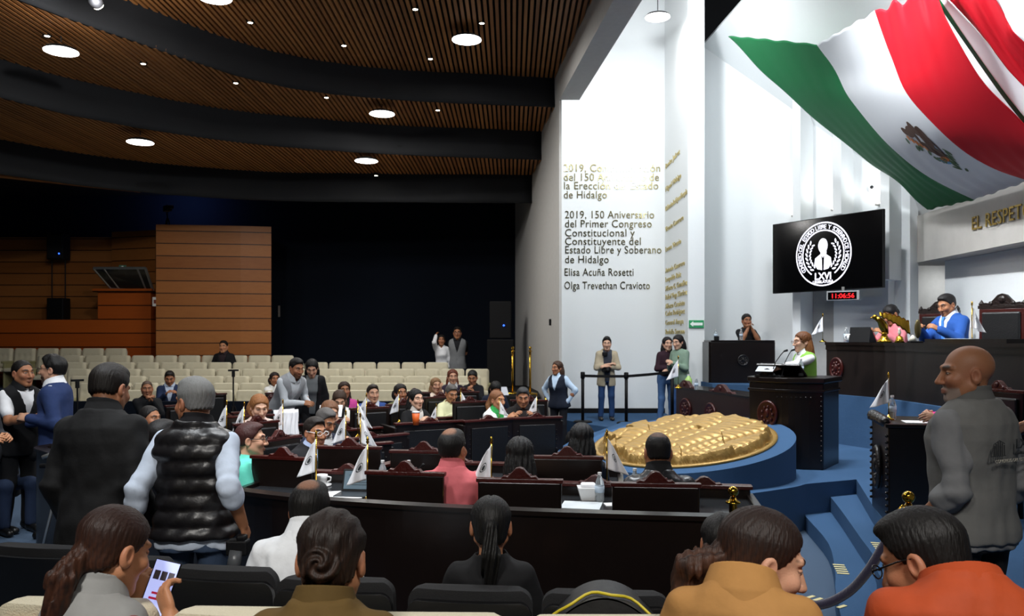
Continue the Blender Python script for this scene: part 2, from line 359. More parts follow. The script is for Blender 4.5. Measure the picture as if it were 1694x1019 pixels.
p0, p1, p2, p3 = Vector((-10.1, 19.7, 3.62)), Vector((-8.85, 19.7, 3.62)), Vector((-8.82, 20.05, 3.1)), Vector((-9.85, 20.05, 3.16))
m = MB()
for a, b in ((p0, p1), (p1, p2), (p2, p3), (p3, p0), (p0.lerp(p1, .2), p3.lerp(p2, .2)), (p0.lerp(p1, .85), p3.lerp(p2, .85))): m.tube([a, b], 0.035, 6)
m.build('frame', M_alu, bwn)
MB().add([p0, p1, p2, p3], [(0, 1, 2, 3)]).build('pane', mat('dark_glass', '#22201e', 0.08), bwn, solid=0.02)
# low navy partition before the cream seats and black stair block at their end
struct(MB().bx(-9.0, -1.2, 14.75, 14.9, 0, 0.78).build('partition_wall', M_navy))
struct(MB().bx(-0.35, 0.55, 15.7, 19.5, 0, 0.80).build('stair_floor', M_black))
struct(MB().bx(-0.35, 0.85, 14.9, 15.7, 0, 0.42).build('stair_floor', M_black))

# ---------------------------------------------------------------- lettering on the walls
def lines(name, rows, label, m, loc0, rot, parent=None):
    for i, (txt, x, z, size, sxx) in enumerate(rows):
        o = text_mesh(name, txt, size, m, None, (x, loc0, z), rot, ext=0.006, sx=sxx, space=1.08)
        tag(o, label % ORD[i], 'lettering', 'gilt lettering on the alcove wall')
def text_line(name, txt, size, m, loc, rot_, width):
    """one line of lettering, each word a mesh of its own"""
    root = bpy.data.objects.new(name, None); C.objects.link(root); root.location = loc; root.rotation_euler = rot_; ws = txt.split(' '); objs = []
    for i, wd in enumerate(ws):
        o = text_mesh('word', ' '.join(ws[:i+1]), size, m, root, ext=0.006, rot=(0, 0, 0), space=1.05)
        full = max(v.co.x for v in o.data.vertices); bpy.data.objects.remove(o)
        o = text_mesh('word', wd, size, m, root, ext=0.006, rot=(0, 0, 0), space=1.05); w = max(v.co.x for v in o.data.vertices)
        o.location.x = full-w; objs.append(o)
    root.scale = (width/full, 1, 1); return root
LT = [("2019, Conmemoración", 932, 284), ("del 150 Aniversario de", 932, 299), ("la Erección del Estado", 932, 313), ("de Hidalgo", 932, 328),
      ("2019, 150 Aniversario", 934, 361), ("del Primer Congreso", 934, 376), ("Constitucional y", 934, 391), ("Constituyente del", 934, 405), ("Estado Libre y Soberano", 934, 419), ("de Hidalgo", 934, 435),
      ("Elisa Acuña Rosetti", 933, 456), ("Olga Trevethan Cravioto", 933, 478)]
ENDS = [1092, 1090, 1089, 1004, 1082, 1078, 1050, 1060, 1094, 1007, 1048, 1075]
for i, (txt, px, py) in enumerate(LT):
    Y = TW-0.012; s = 0.225
    o = text_line('wall_lettering', txt, s, M_mirror, (X(px, Y), Y, Zp(py, Y)), (PI/2, 0, 0), (ENDS[i]-px)/F*Y)
    tag(o, 'gilt mirrored lettering, %s line down the white alcove wall' % ORD[i], 'lettering', 'gilt lettering on the alcove wall')
NAMES = [("Benito Juárez", 280, 24), ("Miguel Hidalgo", 318, 26), ("Guillermina Rodríguez Marqués", 350, 36), ("Vicente Guerrero", 384, 30), ("Leona Vicario", 417, 26), ("Antonio Guerrero", 452, 32), ("Leopoldo Ruiz", 467, 26), ("Alfonso G. González", 482, 36), ("Rafael Vega Sánchez", 496, 36), ("Alfonso Cravioto", 511, 32), ("Carlos Rodríguez", 523, 32), ("General Anaya", 538, 30), ("Rodolfo Serrano", 553, 32)]
M_goldflat = mat('gilt_letters', '#c3b170', 0.3, metal=0.6)
for i, (txt, py, wpx) in enumerate(NAMES):
    y0 = TW-0.12; z = Zp(py, y0)
    y1 = 3.2*F/(1101+wpx-CX); o = text_line('wall_lettering', txt, 0.15, M_goldflat, (3.192, y0, z), (PI/2, 0, -PI/2), y0-y1)
    tag(o, 'raised gilt name, %s down the edge-on flank wall' % ORD[i], 'lettering', 'gilt names on the flank wall')
# motto on the concrete beam
Y0, Y1 = 10.72, 9.3
def bxf(Y): return 6.32+(Y-2.0)/11.9*0.30
o = text_line('beam_lettering', 'EL RESPETO AL', 0.27, mat('brass_letters', '#a8893c', 0.35, metal=0.7), (bxf(11.62)-0.02, 11.62, 3.46), (PI/2, 0, -PI/2-math.atan(0.30/11.9)), 1.8)
tag(o, 'brass capital letters of a motto on the concrete beam', 'lettering')
# emergency exit sign on the flank wall end
ex = thing('exit_sign', 'small green exit sign with white arrow on the flank wall end', 'sign', (X(1152, 14.825), 14.825, Zp(536, 14.825)))
MB().box((0, 0, 0), (0.27, 0.02, 0.14)).build('plate', mat('sign_green', '#2f9a62', 0.5), ex, bevel=0.004)
MB().extrude([(-0.12, -0.012, 0), (-0.06, -0.012, 0.05), (-0.06, -0.012, 0.025), (0.11, -0.012, 0.025), (0.11, -0.012, -0.025), (-0.06, -0.012, -0.025), (-0.06, -0.012, -0.05)], (0, -0.004, 0)).build('arrow', mat('sign_white', '#f4fff8', 0.5), ex)
# small plates and sign at the booth
ex = thing('exit_sign', 'tiny green exit sign above the booth window', 'sign', W(203, 443, 19.95)); MB().box((0, 0, 0), (0.17, 0.03, 0.13)).build('plate', mat('sign_dull_green', '#4f7a62', 0.5), ex)
MB().bx(-0.02, 0.02, -0.03, -0.015, -0.04, 0.04).build('pictogram', mat('sign_white', '#f4fff8', 0.5), ex)
ex = thing('wall_notice', 'white framed notice on the booth corner', 'sign', W(257, 499, 19.62)); MB().box((0, 0, 0), (0.13, 0.02, 0.22)).build('board', mat('paper_white', '#d8d6d0', 0.6), ex)
MB().box((0, -0.012, 0), (0.07, 0.006, 0.09)).build('pictogram', mat('notice_ink', '#7a3b30', 0.6), ex)
# ---------------------------------------------------------------- lamps
M_disc = mat('lit_diffuser', '#ffffff', 0.5, emit=9.0)
M_rim = mat('white_enamel', '#d8d8d8', 0.4)
M_spotlit = mat('lit_bulb', '#fff4dd', 0.5, emit=14.0)
def pendant(px, py, z, ztop, power, label):
    Y = (z-CAMZ)*F/(HY-py); x = X(px, Y)
    t = thing('pendant_lamp', label, 'lamp', (x, Y, z), 0, 'round ceiling pendants')
    MB().lathe([(0.05, 0.055), (0.12, 0.05), (0.20, 0.025), (0.232, -0.005), (0.228, -0.015), (0.05, -0.004)], 28).build('reflector', M_black, t, smooth=True)
    MB().lathe([(0.226, -0.022), (0.226, -0.012)], 32).build('diffuser', M_disc, t)
    MB().tube([(0, 0, 0.11), (0, 0, ztop-z)], 0.008, 6).build('suspension_rod', M_black, t)
    area('pendant_glow', (x, Y, z-0.03), (x, Y, 0), 0.4, power, (1, 0.98, 0.95))
    return t
pendant(101, 83, HB-0.20, HB+0.1, 50, 'big round pendant lamp over the standing men, on the middle slat tier')
pendant(772, 64, HA-0.15, HA+0.1, 75, 'round pendant lamp on the top slat tier beside the header')
pendant(632, 187, HB-0.16, HB+0.1, 75, 'round pendant lamp on the middle slat tier before the second black band')
pendant(606, 265, HC-0.13, HC+0.1, 62, 'lowest round pendant lamp, before the third black band over far seats')
pendant(232, 234, HC-0.18, HC+0.1, 60, 'round pendant lamp on the lowest slat tier above the timber booth')
pendant(1088, 27, CAMZ+5.9, 9.3, 22, 'round white pendant lamp hanging inside the lettered alcove')
pendant(355, -6, HA-0.16, HA+0.1, 45, 'round pendant lamp cut by the top edge over the first black band')
def downlight(px, py, z, lab):
    Y = (z-CAMZ)*F/(HY-py); t = thing('ceiling_downlight', lab, 'downlight', (X(px, Y), Y, z), 0, 'small recessed downlights')
    MB().lathe([(0.06, 0.05), (0.06, 0.0), (0.048, -0.012), (0.04, -0.005)], 14).build('rim', M_black, t)
    MB().lathe([(0.036, -0.008), (0.036, -0.004)], 14).build('lens', M_spotlit, t)
for px, py, z, lab in ((687, 15, HA, 'on the top tier, straight up from the pendant by the header'), (797, 38, HA, 'just above the pendant beside the header'), (414, 37, HA, 'on the top tier over the first black band, far from the header'),
        (569, 75, HA, 'on the top tier midway along the first black band'), (712, 97, HA, 'on the top tier touching the first black band'), (78, 59, HB, 'just above the big pendant over the standing men'),
        (237, 105, HB, 'on the middle tier, second from the outer end'), (390, 137, HB, 'on the middle tier, third from the outer end'), (540, 161, HB, 'on the middle tier, fourth from the outer end'), (724, 182, HB, 'on the middle tier beyond the central pendant'), (622, 290, HC-0.1, 'hanging under the lowest tier by the third black band')):
    downlight(px, py, z, 'small bright downlight '+lab)
sp = thing('spotlight', 'glaring round spotlight fixed to the first black band', 'spotlight', W(162, 8, 10.2))
MB().lathe([(0.07, 0), (0.09, 0.1), (0.06, 0.2)], 14).xform(Matrix.Rotation(1.2, 4, 'X')).build('housing', M_black, sp, smooth=True)
MB().lathe([(0.065, -0.012), (0.065, -0.004)], 14).xform(Matrix.Rotation(1.2, 4, 'X')).build('lens', M_spotlit, sp)
area('spot_glow', W(168, 16, 10.0), W(150, 45, 11.2), 0.12, 40)
sp = thing('spotlight', 'bright round floodlight under the white alcove header', 'spotlight', W(992, 57, 12.3))
MB().lathe([(0.085, 0), (0.11, 0.05), (0.06, 0.12)], 16).xform(Matrix.Rotation(-0.5, 4, 'X')).build('housing', M_rim, sp, smooth=True)
MB().lathe([(0.08, -0.012), (0.08, -0.004)], 16).xform(Matrix.Rotation(-0.5, 4, 'X')).build('lens', mat('flood_lens', '#ffffff', 0.5, emit=25), sp)
area('flood_glow', W(997, 66, 12.3), W(1010, 330, 17.0), 0.15, 26, COOL)
l = thing('wall_lamp', 'tiny blue-white lamp glowing on the navy wall above the booth', 'lamp', W(291, 310, 20.6)); MB().box((0, 0, 0), (0.1, 0.05, 0.04)).build('housing', M_spotlit, l)
area('navy_glow', W(291, 318, 20.7), W(302, 345, 21.99), 0.1, 14, (0.25, 0.4, 1))
for px, py, lab in ((1322, 357, 'first'), (1388, 347, 'second'), (1462, 338, 'third')):
    tt = tpx(px, 0.06); p = wp(tt, 0.07); l = thing('wall_uplight', 'thin grey uplight wedge over the television, %s from the alcove' % lab, 'lamp', (p[0], p[1], Zp(py, p[1])), math.atan2(D.y, D.x), 'uplights over the television')
    MB().box((0, 0, 0), (0.22, 0.14, 0.03)).build('bracket', M_alu, l, bevel=0.005); MB().box((0, 0, 0.02), (0.18, 0.1, 0.01)).build('lens', M_spotlit, l)
    q = wp(tt, 0.2); area('uplight_glow', (q[0], q[1], Zp(py, p[1])+0.1), (wp(tt, 0.05)[0], wp(tt, 0.05)[1], 6.5), 0.15, 4, COOL)

# ---------------------------------------------------------------- seats
M_cream = mat('cream_upholstery', '#cdc5ab', 0.9, bump=0.3, scale=150, var=0.08, sheen=0.2)
M_tan = mat('tan_shell', '#9a7a4c', 0.5, bump=0.05, scale=60, var=0.08)
M_olive = mat('olive_vinyl', '#8d8a63', 0.6, var=0.1)
M_seatblack = mat('black_plastic_shell', '#0c0c0e', 0.42, bump=0.05, scale=80)
M_seatcloth = mat('black_seat_cloth', '#111114', 0.9, bump=0.2, scale=200)
def rounded(u, v, w, h, r=0.06):
    """map unit square to a rounded top rectangle, returns (x, z)"""
    v = 1-(1-v)**1.9; x = (u-0.5)*w; z = v*h
    if z > h-r:
        k = (z-(h-r))/r; x *= 1-(1-math.sqrt(max(0, 1-k*k*0.97)))*r/(w/2)*0.85
    return x, z
def make_seat(name, label, shell, cush, base, tuft):
    t = thing(name, label, 'seat')
    w, h = 0.50, 0.52
    def back(th, y0, depth, z0):
        m = MB()
        def fr(u, v):
            x, z = rounded(u, v, w, h); b = 0
            if tuft: b = -0.014*sum(math.exp(-((x-a)**2+(z-c)**2)/0.0016) for a in (-0.14, 0, 0.14) for c in (0.17, 0.34))
            e = min(1, min(u, 1-u)*9, min(v, 1-v)*9)
            return (x, y0-depth*(0.35+0.65*math.sin(e*PI/2))-b+0.10*z, z0+z)
        n = 19 if tuft else 21
        m.grid(fr, n, n)
        m.grid(lambda u, v: (rounded(1-u, v, w, h)[0], y0+th+0.10*rounded(u, v, w, h)[1]+0.02*math.sin(PI*u), z0+rounded(u, v, w, h)[1]), n, n)
        # rim
        for side in (0, 1):
            m.grid(lambda u, v: ((rounded(side, v, w, h)[0]), (y0-depth*0.35)+(th+depth*0.35)*u+0.10*rounded(side, v, w, h)[1], z0+rounded(side, v, w, h)[1]), 2, n)
        m.grid(lambda u, v: (rounded(v, 1, w, h)[0], (y0-depth*0.35)+(th+depth*0.35+0.02*math.sin(PI*v))*u+0.10*h, z0+h), 2, n)
        return m
    back(0.02, 0.20, 0.07, 0.40).build('backrest', cush, t, smooth=True)
    back(0.025, 0.225, 0.0, 0.36).build('back_shell', shell, t, smooth=True)
    MB().box((0, -0.02, 0.42), (0.48, 0.44, 0.09)).build('seat_cushion', cush, t, bevel=0.03)
    for s in (-1, 1):
        MB().box((s*0.262, -0.02, 0.60), (0.045, 0.40, 0.05)).box((s*0.262, 0.0, 0.30), (0.03, 0.3, 0.6)).build('armrest', base, t, bevel=0.012)
    return t
cream = make_seat('auditorium_seat', '', M_cream, M_cream, M_olive, True)
rowy = [647, 634, 622.5, 610.5, 599.5, 588, 576]
rowx = [(150, 770), (120, 800), (105, 800), (100, 810), (95, 745), (52, 480), (-25, 215)]
FLOORK = []
first = True
rname = ['lowest row', 'second row up', 'third row up', 'fourth row up', 'fifth row up', 'sixth row up', 'topmost row']
for k in range(7):
    Yk = 15.6+0.585*k; zt = Zp(rowy[k], Yk); fz = max(0.0, zt-0.925); FLOORK.append((Yk, fz))
    if fz > 0.02: struct(MB().bx(-15.8, -0.36, Yk-0.33, 22.0, 0, fz).build('floor_tier', M_floor))
    n = int((rowx[k][1]-rowx[k][0])/F*Yk/0.537+0.5)
    for i in range(n):
        x = X(rowx[k][0], Yk)+0.27+0.537*i
        lab = 'cream tufted auditorium seat, %s from the booth side in the %s' % (ORD[i], rname[k])
        rz = rnd.uniform(-0.02, 0.02)
        if first: cream.location = (x, Yk, fz); cream['label'] = lab; cream['group'] = 'cream far seats'; first = False
        else: dup(cream, (x, Yk, fz), rz, lab, 'cream far seats')
near = make_seat('auditorium_seat', '', M_tan, M_cream, M_tan, False)
for i, (px, Y, ex_) in enumerate(((-62, 2.86, 'its top beside the braided phone user'), (200, 2.76, 'in front of the woman with the phone'), (462, 2.67, 'before the woman in the olive blazer'), (722, 2.62, 'beside the olive blazer, empty'), (990, 2.60, 'before the black backpack'))):
    p = (X(px, Y), Y, 0.19 if i else 0.19); lab = 'cream topped seat with tan shell back, '+ex_
    if i == 0: near.location = p; near.rotation_euler.z = PI+0.0-0.12; near['label'] = lab; near['group'] = 'cream near seats'
    else: dup(near, p, PI-0.08+0.02*i, lab, 'cream near seats')
blk = make_seat('auditorium_seat', '', M_seatblack, M_seatcloth, M_seatblack, False)
for i, (px, Y, ex_) in enumerate(((-35, 4.35, 'cut by the frame edge near the rounded desk end'), (118, 4.18, 'under the man in black suit'), (258, 3.98, 'behind the man in quilted vest'), (412, 3.80, 'behind the white shirted man'), (586, 3.64, 'beyond the woman with bun, empty'), (792, 3.52, 'behind the woman in black blazer'), (998, 3.46, 'holding the black backpack'), (1205, 3.44, 'behind the tan coat'))):
    p = (X(px, Y), Y, 0.0); lab = 'black plastic backed auditorium seat '+ex_
    if i == 0: blk.location = p; blk.rotation_euler.z = PI-0.22; blk['label'] = lab; blk['group'] = 'black seats'
    else: dup(blk, p, PI-0.20+0.02*i, lab, 'black seats')

# ---------------------------------------------------------------- chamber furniture
def crest(m, x, y, z, w=0.20, h=0.07, th=0.03):
    out = [(-0.5, 0), (-0.42, 0.28), (-0.3, 0.22), (-0.2, 0.55), (-0.1, 0.9), (0, 1.0), (0.1, 0.9), (0.2, 0.55), (0.3, 0.22), (0.42, 0.28), (0.5, 0)]
    m.extrude([(x+a*w, y-th/2, z+b*h) for a, b in out], (0, th, 0))
    m.ball((x, y-th/2, z+h*0.5), h*0.32, 10, (1, 0.5, 1)); m.ball((x-w*0.27, y-th/2, z+h*0.2), h*0.2, 8, (1, .6, 1)); m.ball((x+w*0.27, y-th/2, z+h*0.2), h*0.2, 8, (1, .6, 1))
    return m
def make_chair():
    t = thing('carved_armchair', '', 'chair')
    MB().box((0, 0.25, 0.75), (0.53, 0.045, 0.54)).build('back_panel', M_wood, t, bevel=0.012)
    MB().box((0, 0.215, 0.75), (0.44, 0.03, 0.44)).build('back_cushion', M_leather, t, bevel=0.014)
    crest(MB().box((0, 0.25, 1.025), (0.55, 0.055, 0.025)), 0, 0.25, 1.035, 0.24, 0.075, 0.05).build('crest', M_red, t, bevel=0.004)
    MB().box((0, 0.0, 0.46), (0.52, 0.5, 0.07)).build('seat', M_leather, t, bevel=0.02)
    for s in (-1, 1):
        MB().tube([(s*0.27, 0.22, 0.70), (s*0.275, -0.05, 0.69), (s*0.275, -0.2, 0.67), (s*0.27, -0.22, 0.45)], 0.022, 8).build('armrest', M_red, t, smooth=True)
        for y in (-0.21, 0.23):
            MB().tube([(s*0.24, y, 0.0), (s*0.235, y, 0.2), (s*0.24, y, 0.44)], [0.022, 0.028, 0.03], 8).build('leg', M_wood, t, smooth=True)
    return t
chair0 = make_chair(); chair_used = [False]
def chair(x, y, rz, label, z=0, grp='carved chairs of the chamber'):
    if not chair_used[0]:
        chair_used[0] = True; chair0.location = (x, y, z); chair0.rotation_euler.z = rz; chair0['label'] = label; chair0['group'] = grp; return chair0
    return dup(chair0, (x, y, z), rz, label, grp)
def medallion(parent, x, y, z, rx=0.11, rz=0.15, m=None):
    o = MB(); o.lathe([(1, 0), (1, 0.018), (0.9, 0.032), (0.78, 0.018), (0.7, 0.014), (0.3, 0.022), (0.05, 0.024)], 26)
    for k in range(9):
        a = k/9*2*PI; o.ball((0.5*math.cos(a), 0.5*math.sin(a), 0.018), 0.13, 8, (1, 1, 0.12))
    o.ball((0, 0.1, 0.02), 0.3, 10, (0.8, 1.2, 0.08))
    o.xform(Matrix.Translation((x, y, z)) @ Matrix.Rotation(PI/2, 4, 'X') @ Matrix.Diagonal((rx, rz, 1, 1)))
    return o.build('medallion', m or M_red, parent, smooth=True)
def studs(parent, pts, r=0.008):
    m = MB()
    for p in pts: m.ball(p, r, 6)
    return m.build('nailhead_trim', M_wood, parent, smooth=True)
def desk(x, y, rz, w, label, h=0.84, z=0, med=True, grp='legislators desks', d=0.55):
    """front (public face) towards local -Y, sitter at +Y"""
    t = thing('legislator_desk', label, 'desk', (x, y, z), rz, grp)
    MB().bx(-w/2, w/2, -0.03, 0.03, 0, h).build('front_panel', M_wood, t, bevel=0.008)
    MB().bx(-w/2+0.09, w/2-0.09, -0.045, -0.03, 0.12, h-0.08).build('leather_inset', M_leather, t, bevel=0.008)
    for s in (-1, 1): MB().bx(s*w/2-0.025, s*w/2+0.025, -0.03, d, 0, h-0.04).build('side_panel', M_wood, t, bevel=0.006)
    MB().bx(-w/2+0.02, w/2-0.02, 0.02, d, h-0.10, h-0.07).build('desk_top', mat('desk_glass', '#2a2c2f', 0.12), t, bevel=0.004)
    crest(MB().bx(-w/2-0.015, w/2+0.015, -0.05, 0.05, h-0.005, h+0.02), 0, -0.0, h+0.015, 0.26, 0.06, 0.06).build('top_rail', M_red, t, bevel=0.004)
    studs(t, [(-w/2+0.07, -0.035, 0.12+0.06*i) for i in range(int((h-0.2)/0.06))]+[(w/2-0.07, -0.035, 0.12+0.06*i) for i in range(int((h-0.2)/0.06))])
    if med: medallion(t, 0, -0.045, h*0.52, 0.10, 0.13)
    return t
# near curved partition: plain black back of the first desk ring
R1 = curve_pts([(-3.98, 7.75, 0), (-4.25, 7.35, 0), (-3.95, 6.95, 0), (-2.9, 6.0, 0), (-1.62, 5.13, 0), (-0.8, 4.80, 0), (0.01, 4.60, 0), (0.55, 4.51, 0), (1.12, 4.43, 0)], 60)
pt = thing('curved_partition', 'long black curved partition panel behind the first ring of chairs', 'partition')
MB().strip(R1, 0, 0.93, 0.05).build('panel', M_wood, pt)
mm = MB(); Rn = offset(R1, 0.08); Rm = offset(R1, -0.02)
for i in range(len(R1)-1): mm.prism([Rm[i], Rm[i+1], Rn[i+1], Rn[i]], 0.93, 0.955)
mm.build('cap_rail', M_wood, pt)
def along(x):
    """point and heading of the partition at world x"""
    ps = [p for p in R1[8:]]
    j = min(range(len(ps)-1), key=lambda i: abs(ps[i][0]-x)); t = Vector(ps[j+1])-Vector(ps[j]); return Vector(ps[j]), math.atan2(t.y, t.x)
# first ring: desks beyond the chairs, sitters facing away from the camera
ring1 = [(484, 6.1, 'near the white shirted man'), (680, 5.42, 'with the tilted tablet before it'), (867, 5.15, 'behind the woman in animal print blouse'), (1090, 5.0, 'behind the man in black leather jacket')]
for px, Y, lab in ring1: chair(X(px, Y), Y+0.25, PI+along(X(px, Y))[1]*0.6, 'dark chair with carved crest in the first ring, '+lab)
ring2 = [(585, 6.75, 'beyond the desk flag by the tablet'), (707, 6.5, 'beyond the man in salmon polo'), (943, 6.2, 'behind the long-haired woman in black')]
for px, Y, lab in ring2: chair(X(px, Y), Y+0.2, PI-0.1, 'dark chair with carved crest in the second ring, '+lab)
for px, Y, lab, w in ((575, 6.30, 'under tablet and papers, first ring', 1.25), (790, 5.98, 'under the flag before the salmon polo, first ring', 1.0), (985, 5.78, 'with bottle and napkin box, first ring', 0.95), (1165, 5.72, 'end desk of the first ring by the drum', 0.62)):
    desk(X(px, Y), Y, PI-0.16, w, 'dark polished desk '+lab, 0.88, med=False)
for px, Y, lab, w in ((760, 7.3, 'before the second ring, middle', 1.0), (935, 7.1, 'before the long-haired woman', 0.95)):
    desk(X(px, Y), Y, PI-0.12, w, 'dark polished second ring desk '+lab, 0.80, med=False)
# ---------------------------------------------------------------- implicit surfaces: grown as one skin, then meshed
def rcone(P, a, b, ra, rb):
    a = np.asarray(a, np.float32); b = np.asarray(b, np.float32); ba = b-a
    t = np.clip((P-a)@ba/max(1e-9, float(ba@ba)), 0, 1); q = P-a-t[:, None]*ba
    return np.sqrt((q*q).sum(1))-(ra+(rb-ra)*t)
def ell(P, c, r, R=None):
    q = P-np.asarray(c, np.float32)
    if R is not None: q = q@R
    r = np.asarray(r, np.float32); a = q/r; k0 = np.sqrt((a*a).sum(1))+1e-9; b = a/r; k1 = np.sqrt((b*b).sum(1))+1e-9
    return k0*(k0-1)/k1
def smin(a, b, k):
    h = np.clip(0.5+0.5*(b-a)/k, 0, 1); return b+(a-b)*h-k*h*(1-h)
def smax(a, b, k): return -smin(-a, -b, k)
_EDG = [(0, 1), (2, 3), (4, 5), (6, 7), (0, 2), (1, 3), (4, 6), (5, 7), (0, 4), (1, 5), (2, 6), (3, 7)]
_COR = np.array([[x, y, z] for x in (0, 1) for y in (0, 1) for z in (0, 1)], np.float32)
def nets(fn, lo, hi, h):
    lo = np.asarray(lo, np.float32); n = np.maximum(4, np.ceil((np.asarray(hi)-lo)/h).astype(int)+1)
    g = np.stack(np.meshgrid(*[np.arange(k, dtype=np.float32)*h+lo[i] for i, k in enumerate(n)], indexing='ij'), -1).reshape(-1, 3)
    Dv = fn(g).astype(np.float32).reshape(n)
    for ax in range(3):  # close the surface at the box
        sl_ = [slice(None)]*3
        for e in (0, -1): sl_[ax] = e; Dv[tuple(sl_)] = np.maximum(Dv[tuple(sl_)], 1e-3)
    ins = Dv < 0
    cs = [ins[x:n[0]-1+x, y:n[1]-1+y, z:n[2]-1+z] for x in (0, 1) for y in (0, 1) for z in (0, 1)]
    cnt = sum(c.astype(np.int8) for c in cs); act = (cnt > 0) & (cnt < 8)
    I = np.argwhere(act)
    if len(I) == 0: return np.zeros((0, 3), np.float32), np.zeros((0, 4), np.int32)
    vals = np.stack([Dv[I[:, 0]+x, I[:, 1]+y, I[:, 2]+z] for x in (0, 1) for y in (0, 1) for z in (0, 1)], 1)
    acc = np.zeros((len(I), 3), np.float32); num = np.zeros((len(I), 1), np.float32)
    for a, b in _EDG:
        da, db = vals[:, a], vals[:, b]; m = (da < 0) != (db < 0); t = np.where(m, da/np.where(m, da-db, 1), 0)[:, None]
        acc += np.where(m[:, None], _COR[a]+(_COR[b]-_COR[a])*t, 0); num += m[:, None]
    V = lo+(I+acc/num)*h
    idm = -np.ones(act.shape, np.int32); idm[act] = np.arange(len(I))
    Fs = []
    for ax in range(3):
        o1, o2 = (ax+1) % 3, (ax+2) % 3
        s0 = [slice(None)]*3; s1 = [slice(None)]*3; s0[ax] = slice(0, -1); s1[ax] = slice(1, None)
        a, b = ins[tuple(s0)], ins[tuple(s1)]; E = np.argwhere(a != b); flip = a[a != b]
        ok = (E[:, o1] > 0) & (E[:, o1] < n[o1]-1) & (E[:, o2] > 0) & (E[:, o2] < n[o2]-1); E = E[ok]; flip = flip[ok]
        def cid(d1, d2):
            q = E.copy(); q[:, o1] -= d1; q[:, o2] -= d2; return idm[q[:, 0], q[:, 1], q[:, 2]]
        f = np.stack([cid(1, 1), cid(0, 1), cid(0, 0), cid(1, 0)], 1); f[~flip] = f[~flip][:, ::-1]; Fs.append(f)
    return V, np.concatenate(Fs)
def np_mesh(name, parts, mats, parent=None, cols=None, loc=None):
    """parts: list of (V, F[, material index]); cols: matching list of per vertex colours"""
    Vs, Fs, Ms = [], [], []; o = 0
    for p in parts:
        Vs.append(p[0]); Fs.append(p[1]+o); Ms.append(np.full(len(p[1]), p[2] if len(p) > 2 else 0, np.int32)); o += len(p[0])
    V = np.concatenate(Vs).astype(np.float32); Fc = np.concatenate(Fs).astype(np.int32); M = np.concatenate(Ms)
    me = bpy.data.meshes.new(name); me.vertices.add(len(V)); me.vertices.foreach_set('co', V.ravel())
    me.loops.add(Fc.size); me.loops.foreach_set('vertex_index', Fc.ravel()); me.polygons.add(len(Fc)); me.polygons.foreach_set('loop_start', np.arange(0, Fc.size, 4, dtype=np.int32))
    me.polygons.foreach_set('use_smooth', np.ones(len(Fc), bool))
    mats = mats if isinstance(mats, (list, tuple)) else [mats]
    for m in mats: me.materials.append(m)
    me.polygons.foreach_set('material_index', M)
    if cols is not None:
        at = me.attributes.new('Col', 'FLOAT_COLOR', 'POINT'); c = np.concatenate(cols).astype(np.float32); at.data.foreach_set('color', np.concatenate([c, np.ones((len(c), 1), np.float32)], 1).ravel())
    me.update(calc_edges=True); me.validate()
    ob = bpy.data.objects.new(name, me); C.objects.link(ob)
    if parent is not None: ob.parent = parent
    if loc is not None: ob.location = loc
    return ob
def rot(ax, a): return np.array(Matrix.Rotation(a, 3, ax), np.float32)
def l3(h): return np.array(lin(h)[:3], np.float32)
def strand_mat(color):
    key = 'hair_'+color
    if key in MATS: return MATS[key]
    m = attr_mat(key, 0.55, 0.3); nt = m.node_tree; b = nt.nodes['Principled BSDF']; L = nt.links.new
    tc = nt.nodes.new('ShaderNodeTexCoord'); mp = nt.nodes.new('ShaderNodeMapping'); mp.inputs['Scale'].default_value = (160, 60, 22)
    n = nt.nodes.new('ShaderNodeTexNoise'); n.inputs['Scale'].default_value = 1.4; n.inputs['Detail'].default_value = 3
    L(tc.outputs['Object'], mp.inputs[0]); L(mp.outputs[0], n.inputs['Vector'])
    bp = nt.nodes.new('ShaderNodeBump'); bp.inputs['Strength'].default_value = 0.55; bp.inputs['Distance'].default_value = 0.006
    L(n.outputs['Fac'], bp.inputs['Height']); L(bp.outputs['Normal'], b.inputs['Normal'])
    return m
M_skin = attr_mat('skin', 0.5, 0.35, 0.12, 260)

# ---- head, local frame: face towards -Y, crown at z .12, chin at -.12
def head_sdf(P, fat=1.0):
    d = ell(P, (0, 0.015, 0.035), (0.075, 0.095, 0.086))
    d = smin(d, ell(P, (0, -0.028, -0.03), (0.059*fat, 0.064, 0.086)), 0.03)
    ax = np.abs(P[:, 0]); Q = P.copy(); Q[:, 0] = ax
    d = smin(d, rcone(Q, (0.052*fat, 0.0, -0.05), (0.014, -0.068, -0.1), 0.02, 0.02), 0.03)
    d = smin(d, ell(Q, (0.04, -0.062, -0.02), (0.026, 0.026, 0.024)), 0.02)
    d = smin(d, rcone(Q, (0.012, -0.087, 0.034), (0.045, -0.072, 0.034), 0.011, 0.009), 0.014)
    d = smax(d, -ell(Q, (0.032, -0.101, 0.013), (0.018, 0.016, 0.011)), 0.012)
    d = np.minimum(d, ell(Q, (0.0315, -0.074, 0.012), (0.0145, 0.0145, 0.0125)))
    d = smin(d, rcone(P, (0, -0.09, 0.018), (0, -0.113, -0.026), 0.007, 0.0125), 0.012)
    d = smin(d, ell(Q, (0.012, -0.101, -0.03), (0.009, 0.011, 0.008)), 0.008)
    d = smin(d, rcone(Q, (0, -0.095, -0.058), (0.018, -0.086, -0.06), 0.0075, 0.0045), 0.006)
    d = smin(d, rcone(Q, (0, -0.094, -0.070), (0.016, -0.086, -0.067), 0.008, 0.0045), 0.006)
    ear = smax(ell(Q, (0.079, 0.012, -0.005), (0.012, 0.021, 0.034)), -ell(Q, (0.09, 0.006, 0.0), (0.010, 0.012, 0.020)), 0.006)
    return smin(d, ear, 0.008)
